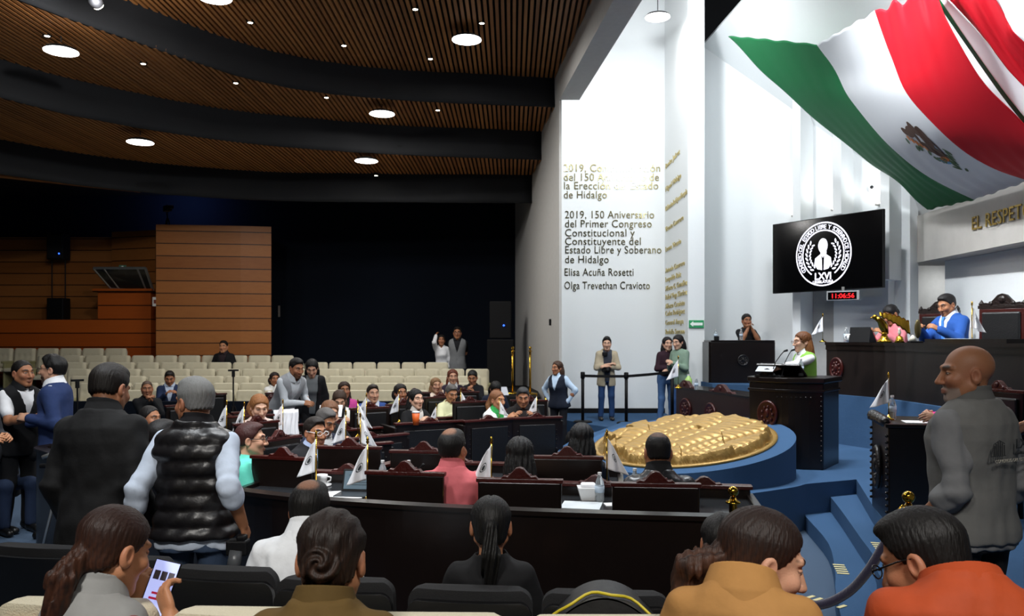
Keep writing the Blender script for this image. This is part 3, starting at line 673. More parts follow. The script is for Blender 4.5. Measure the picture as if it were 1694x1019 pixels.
def head_col(V, skin, lips, brow, beard=None, iris='#2a1a12'):
    c = np.tile(l3(skin), (len(V), 1)); x, y, z = V[:, 0], V[:, 1], V[:, 2]; ax = np.abs(x)
    def mixc(w, col):
        w = np.clip(w, 0, 1)[:, None]; c[:] = c*(1-w)+l3(col)*w
    fr = y < -0.045
    mixc(np.where(fr, 0.35*np.exp(-((ax-0.038)**2+(z+0.03)**2)/0.0006), 0), '#a85f50')
    mixc(0.3*np.exp(-(ax-0.08)**2/0.0002-(z)**2/0.0012), '#a85f50')
    if beard:
        w = np.where(fr & (z < -0.04), 1, 0)*np.clip((-0.045-z)/0.012, 0, 1); m = np.maximum(np.exp(-((z+0.047)/0.007)**2)*(ax < 0.026), w*(ax < 0.062))
        mixc(np.where(fr, m, 0)*beard[1], beard[0])
    mixc(np.where(fr, np.clip(1.6-((x/0.021)**2+((z+0.064)/0.010)**2), 0, 1), 0)*0.9, lips)
    mixc(np.where(y < -0.05, np.clip(2.2-((ax-0.033)/0.015)**2-((z-0.034-0.12*(0.033-np.abs(ax-0.033)))/0.0055)**2, 0, 1), 0), brow)
    e = ((ax-0.0315)/0.0135)**2+((z-0.0115)/0.0046)**2
    mixc(np.where(y < -0.07, np.clip((1.5-e)*4, 0, 1), 0)*0.8, '#2b1c16')
    mixc(np.where(y < -0.07, np.clip((0.85-e)*5, 0, 1), 0), '#b9b0a8')
    mixc(np.where(y < -0.07, np.clip((1.0-((ax-0.0315)**2+(z-0.0125)**2)/0.0058**2)*5, 0, 1), 0), iris)
    return c
HL = ([-0.14, -0.09, -0.072, -0.05, -0.03, -0.012, 0.012, 0.03, 0.07, 0.12], [0.095, 0.092, 0.078, 0.05, 0.016, -0.012, 0.0, -0.035, -0.062, -0.07])
def hair_sdf(P, style, seed=0):
    x, y, z = P[:, 0], P[:, 1], P[:, 2]; Q = P.copy(); Q[:, 0] = np.abs(x)
    th = {'buzz': 0.004, 'short': 0.010, 'thin': 0.006, 'quiff': 0.012}.get(style, 0.012)
    d = ell(P, (0, 0.017, 0.037), (0.075, 0.096, 0.086))
    low = style in ('short', 'buzz', 'thin', 'quiff')
    tt = th*np.clip((z+0.045)/0.09, 0.12, 1.0) if low else (th*np.clip((z+0.03)/0.09, 0.25, 1.0) if style in ('bun', 'ponytail', 'lowbun', 'tail_low', 'tail_side') else th)
    d = smin(d, ell(P, (0, 0.045, -0.015), (0.066, 0.058, 0.07)), 0.02)-tt
    if style in ('short', 'quiff'): d = smin(d, ell(P, (0, -0.012, 0.098), (0.06, 0.075, 0.036 if style == 'short' else 0.05)), 0.02)
    ang = np.arctan2(x, y+0.02)
    st = 0.0007*np.sin(ang*44+z*30+seed)+0.0006*np.sin(ang*81-y*90+seed*2)
    zm = np.interp(y, *HL).astype(np.float32)
    if style in ('long', 'bob', 'mid'): zm = np.where(y > -0.02, zm-0.012, zm)
    if low: zm = np.interp(y, [-0.14, -0.1, -0.085, -0.07, -0.05, -0.032, -0.014, 0.012, 0.03], [0.112, 0.106, 0.1, 0.09, 0.064, 0.034, 0.0, 0.0, -0.035]).astype(np.float32); zm = np.maximum(zm, np.interp(y, [0.0, 0.02, 0.05, 0.12], [-1, -0.022, -0.040, -0.046])).astype(np.float32)
    zm = zm+0.004*np.sin(ang*37+seed)+0.003*np.sin(ang*71+z*50)
    d = smax(d, zm-z, 0.008 if low else 0.016)+st
    if not low and style != 'bun': d = d+0.006*np.exp(-(x/0.006)**2)*np.clip((z-0.05)/0.05, 0, 1)*(y < 0.05)
    if style in ('long', 'bob', 'mid'):
        L_ = {'long': 0.23, 'mid': 0.16, 'bob': 0.10}[style]
        v = ell(P, (0, 0.058, 0.05-L_*0.8), (0.108, 0.078, L_)); v = np.minimum(v, ell(P, (0, 0.02, 0.04), (0.09, 0.105, 0.092)))
        v = smax(v, -ell(P, (0, -0.105, -0.04), (0.067, 0.115, 0.152)), 0.012); v = smax(v, -0.055-y, 0.02)
        v += 0.004*np.sin(ang*26+z*25+seed)+0.003*np.sin(ang*47-z*38)
        d = np.minimum(d, v)
    if style == 'ponytail':
        d = smin(d, ell(P, (0, 0.118, 0.03), (0.026, 0.024, 0.026)), 0.012)
        t = np.minimum(rcone(P, (0, 0.125, 0.02), (0.0, 0.15, -0.08), 0.024, 0.042), rcone(P, (0.0, 0.15, -0.08), (0.0, 0.125, -0.25), 0.042, 0.018))
        d = smin(d, t+0.004*np.sin(ang*50+z*40)+0.003*np.sin(x*260+z*30), 0.012)
    if style == 'tail_low':
        t = np.minimum(rcone(P, (0.0, 0.10, -0.02), (0.0, 0.130, -0.09), 0.028, 0.040), rcone(P, (0.0, 0.130, -0.09), (0.0, 0.115, -0.25), 0.040, 0.018)); d = smin(d, t+0.004*np.sin(x*220+z*60)+0.003*np.sin(y*260-z*50), 0.012)
    if style == 'tail_side':
        t = np.minimum(rcone(P, (0.0, 0.11, -0.015), (0.0, 0.160, -0.065), 0.026, 0.042), rcone(P, (0.0, 0.160, -0.065), (0.0, 0.165, -0.20), 0.042, 0.014)); t = t+0.006*np.sin(z*70+y*30)*np.sin(x*60)
        d = smin(d, t+0.004*np.sin(x*220+z*60)+0.003*np.sin(y*260-z*50), 0.012)
    if style == 'bun':
        b = ell(P, (0.005, 0.105, -0.005), (0.045, 0.032, 0.046)); r_ = np.sqrt((x-0.005)**2+(z+0.005)**2); b += 0.005*np.sin(r_*240+np.arctan2(z, x)*2)
        d = smin(d, b, 0.006)+0.002*np.sin(x*150+z*70)
    if style == 'lowbun':
        d = smin(d, ell(P, (0, 0.10, -0.055), (0.04, 0.034, 0.036))+0.003*np.sin(x*200+z*120), 0.008)
    if style == 'quiff': d += 0.004*np.sin(x*90+seed)*np.sin(y*80)
    return d
# ---- torso table (upper body frame: hips at 0, neck base .52)
TZ = [-0.30, -0.14, -0.04, 0.04, 0.14, 0.26, 0.36, 0.43, 0.475, 0.51, 0.55, 0.60]
TA = [0.172, 0.176, 0.168, 0.155, 0.147, 0.158, 0.172, 0.170, 0.135, 0.088, 0.06, 0.055]
TB = [0.115, 0.118, 0.120, 0.112, 0.105, 0.112, 0.115, 0.105, 0.088, 0.07, 0.056, 0.055]
FA = [0.185, 0.188, 0.172, 0.142, 0.128, 0.136, 0.146, 0.145, 0.115, 0.075, 0.05, 0.045]
def torso(U, grow, bulk, fem):
    z = U[:, 2]; a = np.interp(z, TZ, FA if fem else TA)*bulk+grow; b = np.interp(z, TZ, TB)*(bulk*1.05)+grow
    if fem: b = b+0.025*np.exp(-((z-0.29)/0.06)**2)*(U[:, 1] < 0)
    yc = np.interp(z, [-0.2, 0.3, 0.5], [0.0, -0.005, 0.012])
    q = (np.abs(U[:, 0]/a)**2.4+np.abs((U[:, 1]-yc)/b)**2.4)**(1/2.4)
    return (q-1)*np.minimum(a, b)
def waves(P, amp, f, seed):
    r = np.random.RandomState(seed); d = 0
    for i in range(4):
        k = r.randn(3); k /= np.linalg.norm(k); d = d+np.sin(P@(k*f*(0.6+0.35*i)).astype(np.float32)+r.rand()*6+1.5*np.sin(P@(r.randn(3)*f*0.3).astype(np.float32)))
    return amp*d/2
SEED = [1]; HS = 1.07
def person(label, px, Y, z=0.0, face=0.0, pose='sit', h=1.70, fem=False, bulk=1.0, skin='#a8745a', hair=('short', '#14100e'), top=('shirt', '#808080'), under=None, tie=None,
           legs='#17181c', shoes='#0c0c0c', lean=0.12, side=0.0, nod=0.0, turn=0.0, tilt=0.0, hands=None, curl=0.5, beard=None, lips=None, glasses=None, sleeve='long', group=None, q=1.0, knees=None, palm=(None, None), patch=None, x=None, pattern=None, hem=-0.16, step=0.0, duck=0.0, ch=0.0, collar=None, lod=1.0):
    SEED[0] += 1; seed = SEED[0]; s = h/1.715
    xx = X(px, Y) if x is None else x
    root = thing('person', label, 'person', (xx, Y, z), face, group)
    hz = (0.50 if pose == 'sit' else 0.93)
    Ru = rot('Y', side)@rot('X', lean)
    def ub(v): return Ru@np.asarray(v, np.float32)+np.array([0, 0, hz], np.float32)
    def toU(P): return (P/s-np.array([0, 0, hz], np.float32))@Ru
    nb = ub((0, 0.012-duck, 0.515-duck*0.7)); Rh = Ru@rot('X', -lean*0.75)@rot('Z', turn)@rot('X', nod)@rot('Y', tilt)
    hc = nb+(Ru@rot('X', -lean*0.4))@np.array([0, -0.014, 0.018], np.float32)+Rh@np.array([0, -0.012, 0.10*HS], np.float32)
    def toH(P): return (P/s-hc)@Rh/HS
    def wv(v): return np.asarray(v, np.float32)*s
    hr = min(0.0065, max(0.0036, Y*0.0012))*lod; gr = min(0.018, max(0.0085, Y*0.0024))*lod
    lips = lips or ('#9c5a4c' if fem else '#8f5a4a')
    bw_ = 1.0 if fem else 1.12
    sk = l3(skin)
    # arms
    arms = []
    for i, sd in enumerate((-1, 1)):
        S = ub((sd*(0.138 if fem else 0.160)*bulk**0.5, 0.01, 0.428)); 
        tgt = hands[i] if hands and hands[i] is not None else ((sd*0.24*bulk**0.5, -0.03, hz-0.115) if pose != 'sit' else (sd*0.17, -0.33, 0.62))
        hint = None
        if len(tgt) == 2: tgt, hint = tgt
        T = np.asarray(tgt, np.float32); L1, L2 = 0.29, 0.255; v = T-S; dl = np.linalg.norm(v)
        if dl > (L1+L2)*0.995: T = S+v/dl*(L1+L2)*0.995; v = T-S; dl = np.linalg.norm(v)
        ca = (L1*L1+dl*dl-L2*L2)/(2*L1*dl); al = math.acos(max(-1, min(1, ca))); u = v/dl
        hh = np.asarray(hint if hint is not None else ((sd*0.45, 0.55, -0.6) if pose == 'sit' or T[1] < -0.18 else (sd*0.2, 1.0, -0.2)), np.float32); w_ = hh-u*(hh@u); w_ /= np.linalg.norm(w_)+1e-9
        E = S+u*(L1*math.cos(al))+w_*(L1*math.sin(al)); fd = (T-E)/np.linalg.norm(T-E)
        arms.append((sd, S, E, T, fd))
    # ---------- body: head, neck, arms and trunk as one mesh
    parts, cols = [], []
    lo, hi = hc-0.17, hc+0.17; lo = np.minimum(lo, nb-0.09)
    def f_head(P):
        H = toH(P); d = head_sdf(H, bw_)*s*HS
        return smin(d, rcone(P, wv(hc+Rh@np.array([0, 0.02, -0.05], np.float32)), wv(nb+Ru@np.array([0, 0.0, -0.05], np.float32)), (0.050 if fem else 0.060)*s, (0.056 if fem else 0.07)*s), 0.02)
    V, Fq = nets(f_head, wv(lo), wv(hi), hr); parts.append((V, Fq)); cols.append(head_col(toH(V), skin, lips, hair[1] if hair[0] != 'bald' else '#4a3a30', beard))
    for i, (sd, S, E, T, fd) in enumerate(arms):
        n = np.asarray(palm[i] if palm[i] is not None else (-sd*0.8, 0.0, -0.5 if abs(fd[2]) < 0.7 else 0.0), np.float32); n = n-fd*(fd@n); n /= np.linalg.norm(n)+1e-9
        t = -sd*np.cross(fd, n); cu = curl[i] if isinstance(curl, (tuple, list)) else curl
        caps = []; O = T
        for off, ln, k in ((-0.030, 0.058, 1.1), (-0.010, 0.072, 1.0), (0.011, 0.076, 0.92), (0.031, 0.066, 0.85)):
            b0 = O+fd*0.082+t*off; a1 = cu*0.9*k; a2 = cu*2.0*k; a3 = cu*2.6*k
            b1 = b0+(fd*math.cos(a1)+n*math.sin(a1))*ln*0.48; b2 = b1+(fd*math.cos(a2)+n*math.sin(a2))*ln*0.32; b3 = b2+(fd*math.cos(a3)+n*math.sin(a3))*ln*0.24
            caps += [(O+fd*0.03+t*off*0.8, b0, 0.0105, 0.0100), (b0, b1, 0.0098, 0.0088), (b1, b2, 0.0088, 0.0080), (b2, b3, 0.0080, 0.0068)]
        th0 = O+fd*0.022+t*0.026+n*0.006; th1 = O+fd*0.052+t*0.05+n*(0.012+0.02*cu); th2 = O+fd*0.083+t*0.052+n*(0.016+0.035*cu)
        caps += [(th0, th1, 0.014, 0.0115), (th1, th2, 0.0115, 0.0085)]
        Rb = np.stack([fd, t, n], 1).astype(np.float32)
        el = E+(T-E)*0.0
        def f_arm(P, caps=caps, O=O, fd=fd, Rb=Rb, E=E, T=T, S=S):
            d = smin(rcone(P, wv(E), wv(E+(T-E)*0.4), 0.040*s, 0.040*s), rcone(P, wv(E+(T-E)*0.3), wv(T), 0.041*s, 0.027*s), 0.02)
            d = smin(d, ell(P, wv(O+fd*0.045), wv((0.052, 0.040, 0.0165)), Rb), 0.012)
            m = None
            for a, b, ra, rb in caps:
                c = rcone(P, wv(a), wv(b), ra*s, rb*s); m = c if m is None else np.minimum(m, c)
            d = smin(d, m, 0.006)
            if sleeve in ('short', 'none'): d = smin(d, rcone(P, wv(S), wv(E), 0.05*s*bulk, 0.041*s), 0.02)
            return d
        pts = np.array([E, T]+[c[1] for c in caps]+[c[0] for c in caps]+([S] if sleeve in ('short', 'none') else []))
        V, Fq = nets(f_arm, wv(pts.min(0))-0.055*s, wv(pts.max(0))+0.055*s, min(0.0075, hr*1.15 if Y > 4 else 0.005)); parts.append((V, Fq)); cols.append(np.tile(sk*0.97, (len(V), 1)))
    hipj = [np.array([sd*0.092, 0.0, hz-0.02], np.float32) for sd in (-1, 1)]
    if pose == 'sit':
        kn = [np.array([sd*0.12, -0.43, 0.50], np.float32) for sd in (-1, 1)]; an = [np.array([sd*0.13, -0.40, 0.09], np.float32) for sd in (-1, 1)]
    else:
        kn = [np.array([sd*0.10, -0.02-step*sd*0.5, 0.50], np.float32) for sd in (-1, 1)]; an = [np.array([sd*0.115, 0.02-step*sd, 0.09], np.float32) for sd in (-1, 1)]
    def legs_d(P, g):
        d = None
        for hj, k, a in zip(hipj, kn, an):
            e = smin(rcone(P, wv(hj), wv(k), (0.076+g)*s*bulk, (0.056+g)*s), rcone(P, wv(k), wv(a), (0.055+g)*s, (0.040+g*1.5)*s), 0.03*s); d = e if d is None else smin(d, e, 0.02)
        return d
    def f_core(P):
        U = toU(P); d = smax(torso(U, -0.012, bulk, fem)*s, np.maximum(U[:, 2]-0.53, -0.1-U[:, 2])*s, 0.02); return smin(d, legs_d(P, -0.012), 0.03)
    al_ = np.array([ub((0, 0, 0.55)), ub((0, 0, -0.1))]+kn+an+hipj); V, Fq = nets(f_core, wv(al_.min(0)-0.22), wv(al_.max(0)+0.22), 0.03); parts.append((V, Fq)); cols.append(np.tile(sk*0.9, (len(V), 1)))
    np_mesh('body', parts, M_skin, root, cols)
    # ---------- hair
    if hair[0] != 'bald':
        hl = hc-0.16; hh_ = hc+0.17
        if hair[0] in ('long', 'mid', 'bob', 'ponytail', 'tail_side', 'tail_low'): hl = hl-0.22; hl = hl-np.abs(Rh@np.array([0, 0.05, 0], np.float32)); hh_ = hh_+np.abs(Rh@np.array([0, 0.06, 0], np.float32))
        V, Fq = nets(lambda P: hair_sdf(toH(P), hair[0], seed)*s*HS, wv(hl), wv(hh_), hr*1.1)
        c = np.tile(l3(hair[1]), (len(V), 1)); Hh = toH(V); aa = np.arctan2(Hh[:, 0], Hh[:, 1]); rr = 0.5+0.22*np.sin(aa*31+Hh[:, 2]*55+np.sin(Hh[:, 2]*60)*2)+0.16*np.sin(aa*67-Hh[:, 2]*80+seed)+0.12*np.sin(Hh[:, 0]*310)*np.sin(Hh[:, 2]*290+Hh[:, 1]*200)
        if len(hair) > 2:
            w_ = (rr*np.clip((0.02-Hh[:, 2])/0.1+0.5, 0.15, 1))[:, None]; c = c*(1-w_)+l3(hair[2])*w_
        else: c = c*(0.8+0.4*rr[:, None])
        if patch:
            w_ = np.clip(1.3-((Hh[:, 0])**2+(Hh[:, 1]-0.05)**2+(Hh[:, 2]-0.115)**2)/0.045**2, 0, patch)[:, None]; c = c*(1-w_)+sk*0.8*w_
        np_mesh('hair', [(V, Fq)], strand_mat(hair[1]), root, [c])
    # ---------- clothes
    kind, colr = top[0], top[1]
    m_top = top[2] if len(top) > 2 else cloth_mat(colr)
    puff = kind == 'quilted'
    def garment(name, m, g, slv, vz=None, vs=0.32, hem_=-0.14, open_=False, amp=0.003, body=True, neck=0.066, ztop=0.535):
        def f(P):
            U = toU(P); d = None
            if body:
                gg = g
                d = smax(torso(U, gg, bulk, fem)*s, np.maximum(U[:, 2]-ztop, hem_-U[:, 2])*s, 0.012)
                if puff and name == 'vest': d = d-0.013*np.abs(np.sin(U[:, 2]*PI/0.085))*s+0.003*np.sin(U[:, 0]*60+U[:, 2]*35)
            for sd, S, E, T, fd in arms:
                if slv == 'none':
                    if not body: continue
                    e = ell(P, wv(S+(ub((0, 0, 0.43))-S)*0.25), np.array([0.07, 0.066, 0.07])*s+g*0.5)
                else:
                    ge = g*0.7+0.003
                    if slv == 'short': e = rcone(P, wv(S), wv(S+(E-S)*0.72), (0.052*bulk+ge)*s, (0.05+ge)*s)
                    else:
                        en = E+(T-E)*(0.30 if slv == 'roll' else 0.97)
                        e = smin(rcone(P, wv(S), wv(E), (0.053*bulk+ge)*s, (0.045+ge)*s), rcone(P, wv(E), wv(en), (0.045+ge)*s, ((0.046 if slv == 'roll' else 0.031)+ge)*s), 0.025)
                        if slv == 'roll': e = np.minimum(e, rcone(P, wv(E+(T-E)*0.2), wv(en), (0.052+ge)*s, (0.053+ge)*s))
                        wr = np.sin((P-wv(E))@((E-S)/0.29)*95/s+seed)*np.exp(-(((P-wv(E))**2).sum(1))/(0.10*s)**2)
                        e = e+0.004*wr
                d = e if d is None else smin(d, e, 0.035*s)
            d = d+waves(P, amp, 26, seed)*s
            if Y < 7 and not (puff and name == 'vest'): d = d+waves(P*np.array([1, 1, 0.5], np.float32), amp*0.75, 62, seed+9)*s
            if body:
                x_, y_, z_ = U[:, 0], U[:, 1], U[:, 2]
                if vz is not None: d = smax(d, -np.maximum(np.abs(x_)-np.clip((z_-vz)*vs, 0.0 if not open_ else 0.035, 0.085), y_+0.01)*s, 0.006)
                d = np.maximum(d, -(rcone(U, (0, 0.0, 0.47), (0, 0.0, 0.62), neck, neck))*s) if ztop > 0.4 else d
            return d
        pl = [ub((0, 0, 0.55)), ub((0, 0, hem_))] if body else []
        for sd, S, E, T, fd in arms: pl += [S, E, T] if slv in ('long', 'roll') else ([S, E] if slv == 'short' else [S])
        pl = np.array(pl); pad = 0.26*bulk if body else 0.12
        lo_ = pl.min(0)-np.array([pad if body else 0.1, 0.2*bulk, 0.1]); hi_ = pl.max(0)+np.array([pad if body else 0.1, 0.2*bulk, 0.1])
        lo_[0] = max(lo_[0], pl[:, 0].min()-0.24*bulk); hi_[0] = min(hi_[0], pl[:, 0].max()+0.24*bulk)
        V, Fq = nets(f, wv(lo_), wv(hi_), gr)
        if len(V) == 0: return None
        return np_mesh(name, [(V, Fq)], m, root)
    if kind == 'jacket':
        ucol = under or '#d8d8d8'
        garment('shirt', cloth_mat(ucol), 0.004, 'none', hem_=-0.12, amp=0.001)
        garment('jacket', m_top, 0.020, 'long', vz=0.16, vs=0.24, hem_=hem-0.06)
        collar = collar or ucol
        if tie:
            m_ = MB(); m_.extrude([tuple(v) for v in ((-0.02, 0, 0.50), (0.02, 0, 0.50), (0.014, 0, 0.46), (0.035, 0, 0.16), (0, 0, 0.10), (-0.035, 0, 0.16), (-0.014, 0, 0.46))], (0, -0.012, 0))
            b_ = [np.interp(v[2], TZ, TB)*bulk*1.05+0.012 for v in m_.v]
            m_.v = [tuple(wv(ub((v[0], v[1]-b, v[2])))) for v, b in zip(m_.v, b_)]; m_.build('tie', cloth_mat(tie, 0.5), root)
    elif kind in ('vest', 'quilted'):
        ucol = under or '#d8d8d8'; garment('shirt', cloth_mat(ucol), 0.006, sleeve, hem_=-0.12, amp=0.004)
        garment('vest', m_top, 0.020 if kind == 'vest' else 0.022, 'none', vz=(0.22 if kind == 'vest' else None), vs=0.30, hem_=hem, open_=False, amp=0.0025, neck=0.07)
        collar = collar or ucol
    elif kind == 'cardigan':
        garment('shirt', cloth_mat(under or '#222226'), 0.004, 'none', hem_=-0.12, amp=0.001); garment('cardigan', m_top, 0.018, 'long', vz=-0.5, vs=0.1, open_=True, hem_=hem-0.06)
    else: garment(kind, m_top, 0.010, sleeve, vz=(0.44 if kind in ('blouse', 'shirt', 'polo') else None), vs=0.5, hem_=hem, amp=0.0045 if kind in ('shirt', 'blouse') else 0.003)
    if collar:
        def f_col(P):
            U = toU(P); ax_ = rcone(U, (0, 0.010, 0.44), (0, -0.002, 0.64), 0.0, 0.0); zt = 0.578-ch+0.25*(U[:, 1]-0.01)
            fl_ = 0.068+0.018*np.clip((0.57-U[:, 2])/0.05, 0, 1.6)+(0.006 if not fem else -0.006)
            d = np.maximum(np.abs(ax_-fl_)-0.006, np.maximum(U[:, 2]-zt, 0.488+0.25*(U[:, 1]+0.02)*-1-U[:, 2]-0.02))
            d = np.maximum(d, -np.maximum(np.abs(U[:, 0])-np.clip((U[:, 2]-0.47)*0.5, 0.004, 0.05), U[:, 1]+0.01)); return d*s
        cc = ub((0, 0, 0.53)); V, Fq = nets(f_col, wv(cc-0.15), wv(cc+0.14), max(0.004, hr*0.8)); 
        if len(V): np_mesh('collar', [(V, Fq)], m_top if collar == True else cloth_mat(collar), root)
    def f_leg(P):
        U = toU(P); d = legs_d(P, 0.012); w_ = smax(torso(U, -0.004, bulk, fem)*s, np.maximum(U[:, 2]-0.04, -0.13-U[:, 2])*s, 0.01)
        d = smin(d, w_, 0.03)+waves(P, 0.004, 20, seed+3)*s; return np.maximum(d, wv(0.06)-P[:, 2])
    al_ = np.array(hipj+kn+an+[ub((0, 0, 0.05))]); V, Fq = nets(f_leg, wv(al_.min(0)-0.2*bulk), wv(al_.max(0)+0.2*bulk), max(gr*1.25, 0.013)); np_mesh('trousers', [(V, Fq)], cloth_mat(legs), root)
    for a in an:
        f_ = lambda P, a=a: np.maximum(smin(rcone(P, wv(a+np.array([0, 0.03, -0.045])), wv(a+np.array([0, -0.15, -0.055])), 0.045*s, 0.038*s), rcone(P, wv(a+np.array([0, 0.02, -0.03])), wv(a+np.array([0, 0.0, 0.03])), 0.045*s, 0.045*s), 0.02), 0.003-P[:, 2])
        V, Fq = nets(f_, wv(a-np.array([0.08, 0.23, 0.13])), wv(a+np.array([0.08, 0.12, 0.1])), 0.012); np_mesh('shoe', [(V, Fq)], mat('shoe_'+shoes, shoes, 0.4), root)
    if glasses:
        m_ = MB()
        for sd in (-1, 1):
            m_.tube([(sd*0.033+0.024*math.cos(a), -0.112+0.004*abs(math.cos(a)), 0.010+0.017*math.sin(a)) for a in [2*PI*i/14 for i in range(15)]], 0.0022, 5)
            m_.tube([(sd*0.057, -0.108, 0.014), (sd*0.077, -0.03, 0.018), (sd*0.083, 0.012, 0.016), (sd*0.082, 0.028, -0.004)], 0.0024, 5)
        m_.tube([(-0.010, -0.114, 0.012), (0.010, -0.114, 0.012)], 0.002, 5)
        m_.v = [tuple(wv(Rh@np.array(v, np.float32)*HS+hc)) for v in m_.v]; m_.build('glasses', mat('glasses_'+glasses, glasses, 0.3), root, smooth=True)
    root_info = dict(root=root, s=s, arms=arms, ub=ub, Ru=Ru, hc=hc, Rh=Rh, wv=wv, fem=fem, bulk=bulk)
    return root_info
# ---------------------------------------------------------------- stage furniture
pd = thing('presidium_desk', 'long curved black wood desk of the presidium on the blue podium', 'desk')
PP = [(p[0], p[1]) for p in PE if 4.0 < p[1] < 11.75]
def pdesk(m, d0, d1, z0, z1, path=PP):
    a, b = offset(path, -d0), offset(path, -d1)
    for i in range(len(path)-1): m.prism([a[i], a[i+1], b[i+1], b[i]], z0, z1)
    return m
M_pd = mat('black_brown_wood', '#17100e', 0.35, bump=0.04, scale=8, var=0.35)
pdesk(MB(), 0.06, 0.12, PODIUM, 1.86).build('front_panel', M_pd, pd)
pdesk(MB(), 0.03, 0.75, 1.83, 1.87).build('desk_top', M_wood, pd)
pdesk(MB(), 0.045, 0.06, 1.76, 1.83).build('fascia_moulding', M_wood, pd)
pdesk(MB(), 0.05, 0.55, 1.87, 1.915, [p for p in PP if 8.0 < p[1] < 9.9]).build('raised_top', M_wood, pd)
e_ = MB(); q = [p for p in PP][-1]
medal = MB()
def oval(parent, P, nrm, rx, rz, m=None, name='medallion'):
    o = MB(); o.lathe([(1, 0), (1, 0.02), (0.9, 0.035), (0.78, 0.02), (0.7, 0.014), (0.3, 0.022), (0.05, 0.024)], 28)
    for k in range(9):
        a = k/9*2*PI; o.ball((0.52*math.cos(a), 0.52*math.sin(a), 0.018), 0.14, 8, (1, 1, 0.12))
    o.ball((0, 0.1, 0.02), 0.3, 10, (0.8, 1.2, 0.08))
    n = Vector(nrm).normalized(); r = Vector((0, 0, 1)).cross(n).normalized(); M = Matrix((r, Vector((0, 0, 1)), n)).transposed().to_4x4()
    o.xform(Matrix.Translation(P) @ M @ Matrix.Diagonal((rx, rz, 1, 1))); return o.build(name, m or M_red, parent, smooth=True)
PF = offset(PP, -0.06); j = min(range(len(PP)), key=lambda i: abs((PF[i][0]/PF[i][1])-(1382-CX)/F) if PF[i][1] > 10 else 9)
tg = Vector(PF[j+1])-Vector(PF[j-1]); oval(pd, (PF[j][0], PF[j][1], 1.50), (-tg.y, tg.x, 0), 0.13, 0.16)
# far secretary desk on the podium
sd = thing('secretary_desk', 'square black desk on the podium before the woman resting her chin', 'desk', (X(1228, 14.35), 14.35, PODIUM))
MB().bx(-0.56, 0.56, -0.03, 0.03, 0, 0.72).build('front_panel', M_wood, sd, bevel=0.01)
MB().bx(-0.56, 0.56, -0.04, 0.55, 0.72, 0.75).build('desk_top', M_wood, sd, bevel=0.006)
for s in (-1, 1): MB().bx(s*0.56-0.025, s*0.56+0.025, 0.03, 0.52, 0, 0.72).build('side_panel', M_wood, sd)
MB().bx(-0.50, -0.42, -0.05, 0.0, 0.75, 0.82).build('corner_post', M_black, sd)
oval(sd, (0.0, -0.035, 0.40), (0, -1, 0), 0.10, 0.10, mat('carved_black_wood', '#1d1a1b', 0.25, bump=0.3, scale=60))
# low secretaries desk in dark red carved wood (faces the chamber)
pa, pb = Vector((2.86, 14.1, STAGE)), Vector((3.47, 11.7, STAGE)); dv = (pb-pa); Lw = dv.length; ang = math.atan2(dv.y, dv.x)
ld = thing('low_desk', 'low dark red carved desk behind the gilded relief', 'desk', pa, ang)
MB().bx(0, Lw, -0.03, 0.03, 0, 0.62).build('front_panel', mat('mahogany', '#24100d', 0.3, var=0.3, scale=6), ld, bevel=0.01)
MB().bx(-0.02, Lw, -0.04, 0.5, 0.60, 0.63).build('desk_top', M_wood, ld, bevel=0.005)
for x0 in (0.0, Lw): MB().bx(x0-0.03, x0+0.03, 0, 0.5, 0, 0.6).build('side_panel', M_wood, ld)
for x0 in (0.32, 1.55): crest(MB(), x0, 0, 0.62, 0.8, 0.14, 0.07).build('crest', M_red, ld, bevel=0.006)
oval(ld, (0.38, -0.03, 0.28), (0, -1, 0), 0.20, 0.18); oval(ld, (1.25, -0.03, 0.28), (0, -1, 0), 0.17, 0.17)
# lectern
LC = Vector((3.30, 9.55, STAGE)); lt = thing('lectern', 'tall black lectern with red medallion where the green vest speaker stands', 'lectern', LC, -0.62)
m = MB(); arc = [(-0.42+0.84*i/12, -0.33-0.13*math.sin(PI*i/12)) for i in range(13)]; m.prism(arc+[(0.42, 0.34), (-0.42, 0.34)], 0, 0.96); m.build('body', M_wood, lt, bevel=0.012)
m = MB(); arc2 = [(a*1.04, b*1.05) for a, b in arc]; m.prism(arc2+[(0.45, 0.38), (-0.45, 0.38)], 0.96, 1.02); m.build('top', M_wood, lt, bevel=0.01)
m = MB(); m.prism([(a*1.03, b*1.03) for a, b in arc]+[(0.435, 0.35), (-0.435, 0.35)], 0.86, 0.89); m.build('moulding', M_wood, lt, bevel=0.006)
rd = MB(); rd.box((-0.08, -0.20, 1.09), (0.5, 0.34, 0.03), Matrix.Rotation(-0.45, 3, 'X')); rd.build('reading_slope', M_wood, lt, bevel=0.008)
crest(MB(), -0.18, -0.40, 1.02, 0.3, 0.10, 0.05).build('crest', M_black, lt)
oval(lt, (-0.16, -0.455, 0.60), (-0.12, -1, 0), 0.12, 0.16); studs(lt, [(0.40, -0.345, 0.10+0.055*i) for i in range(14)]+[(-0.05+0.05*i, -0.455+0.004*i*i*0.3, 0.80) for i in range(8)], 0.012)
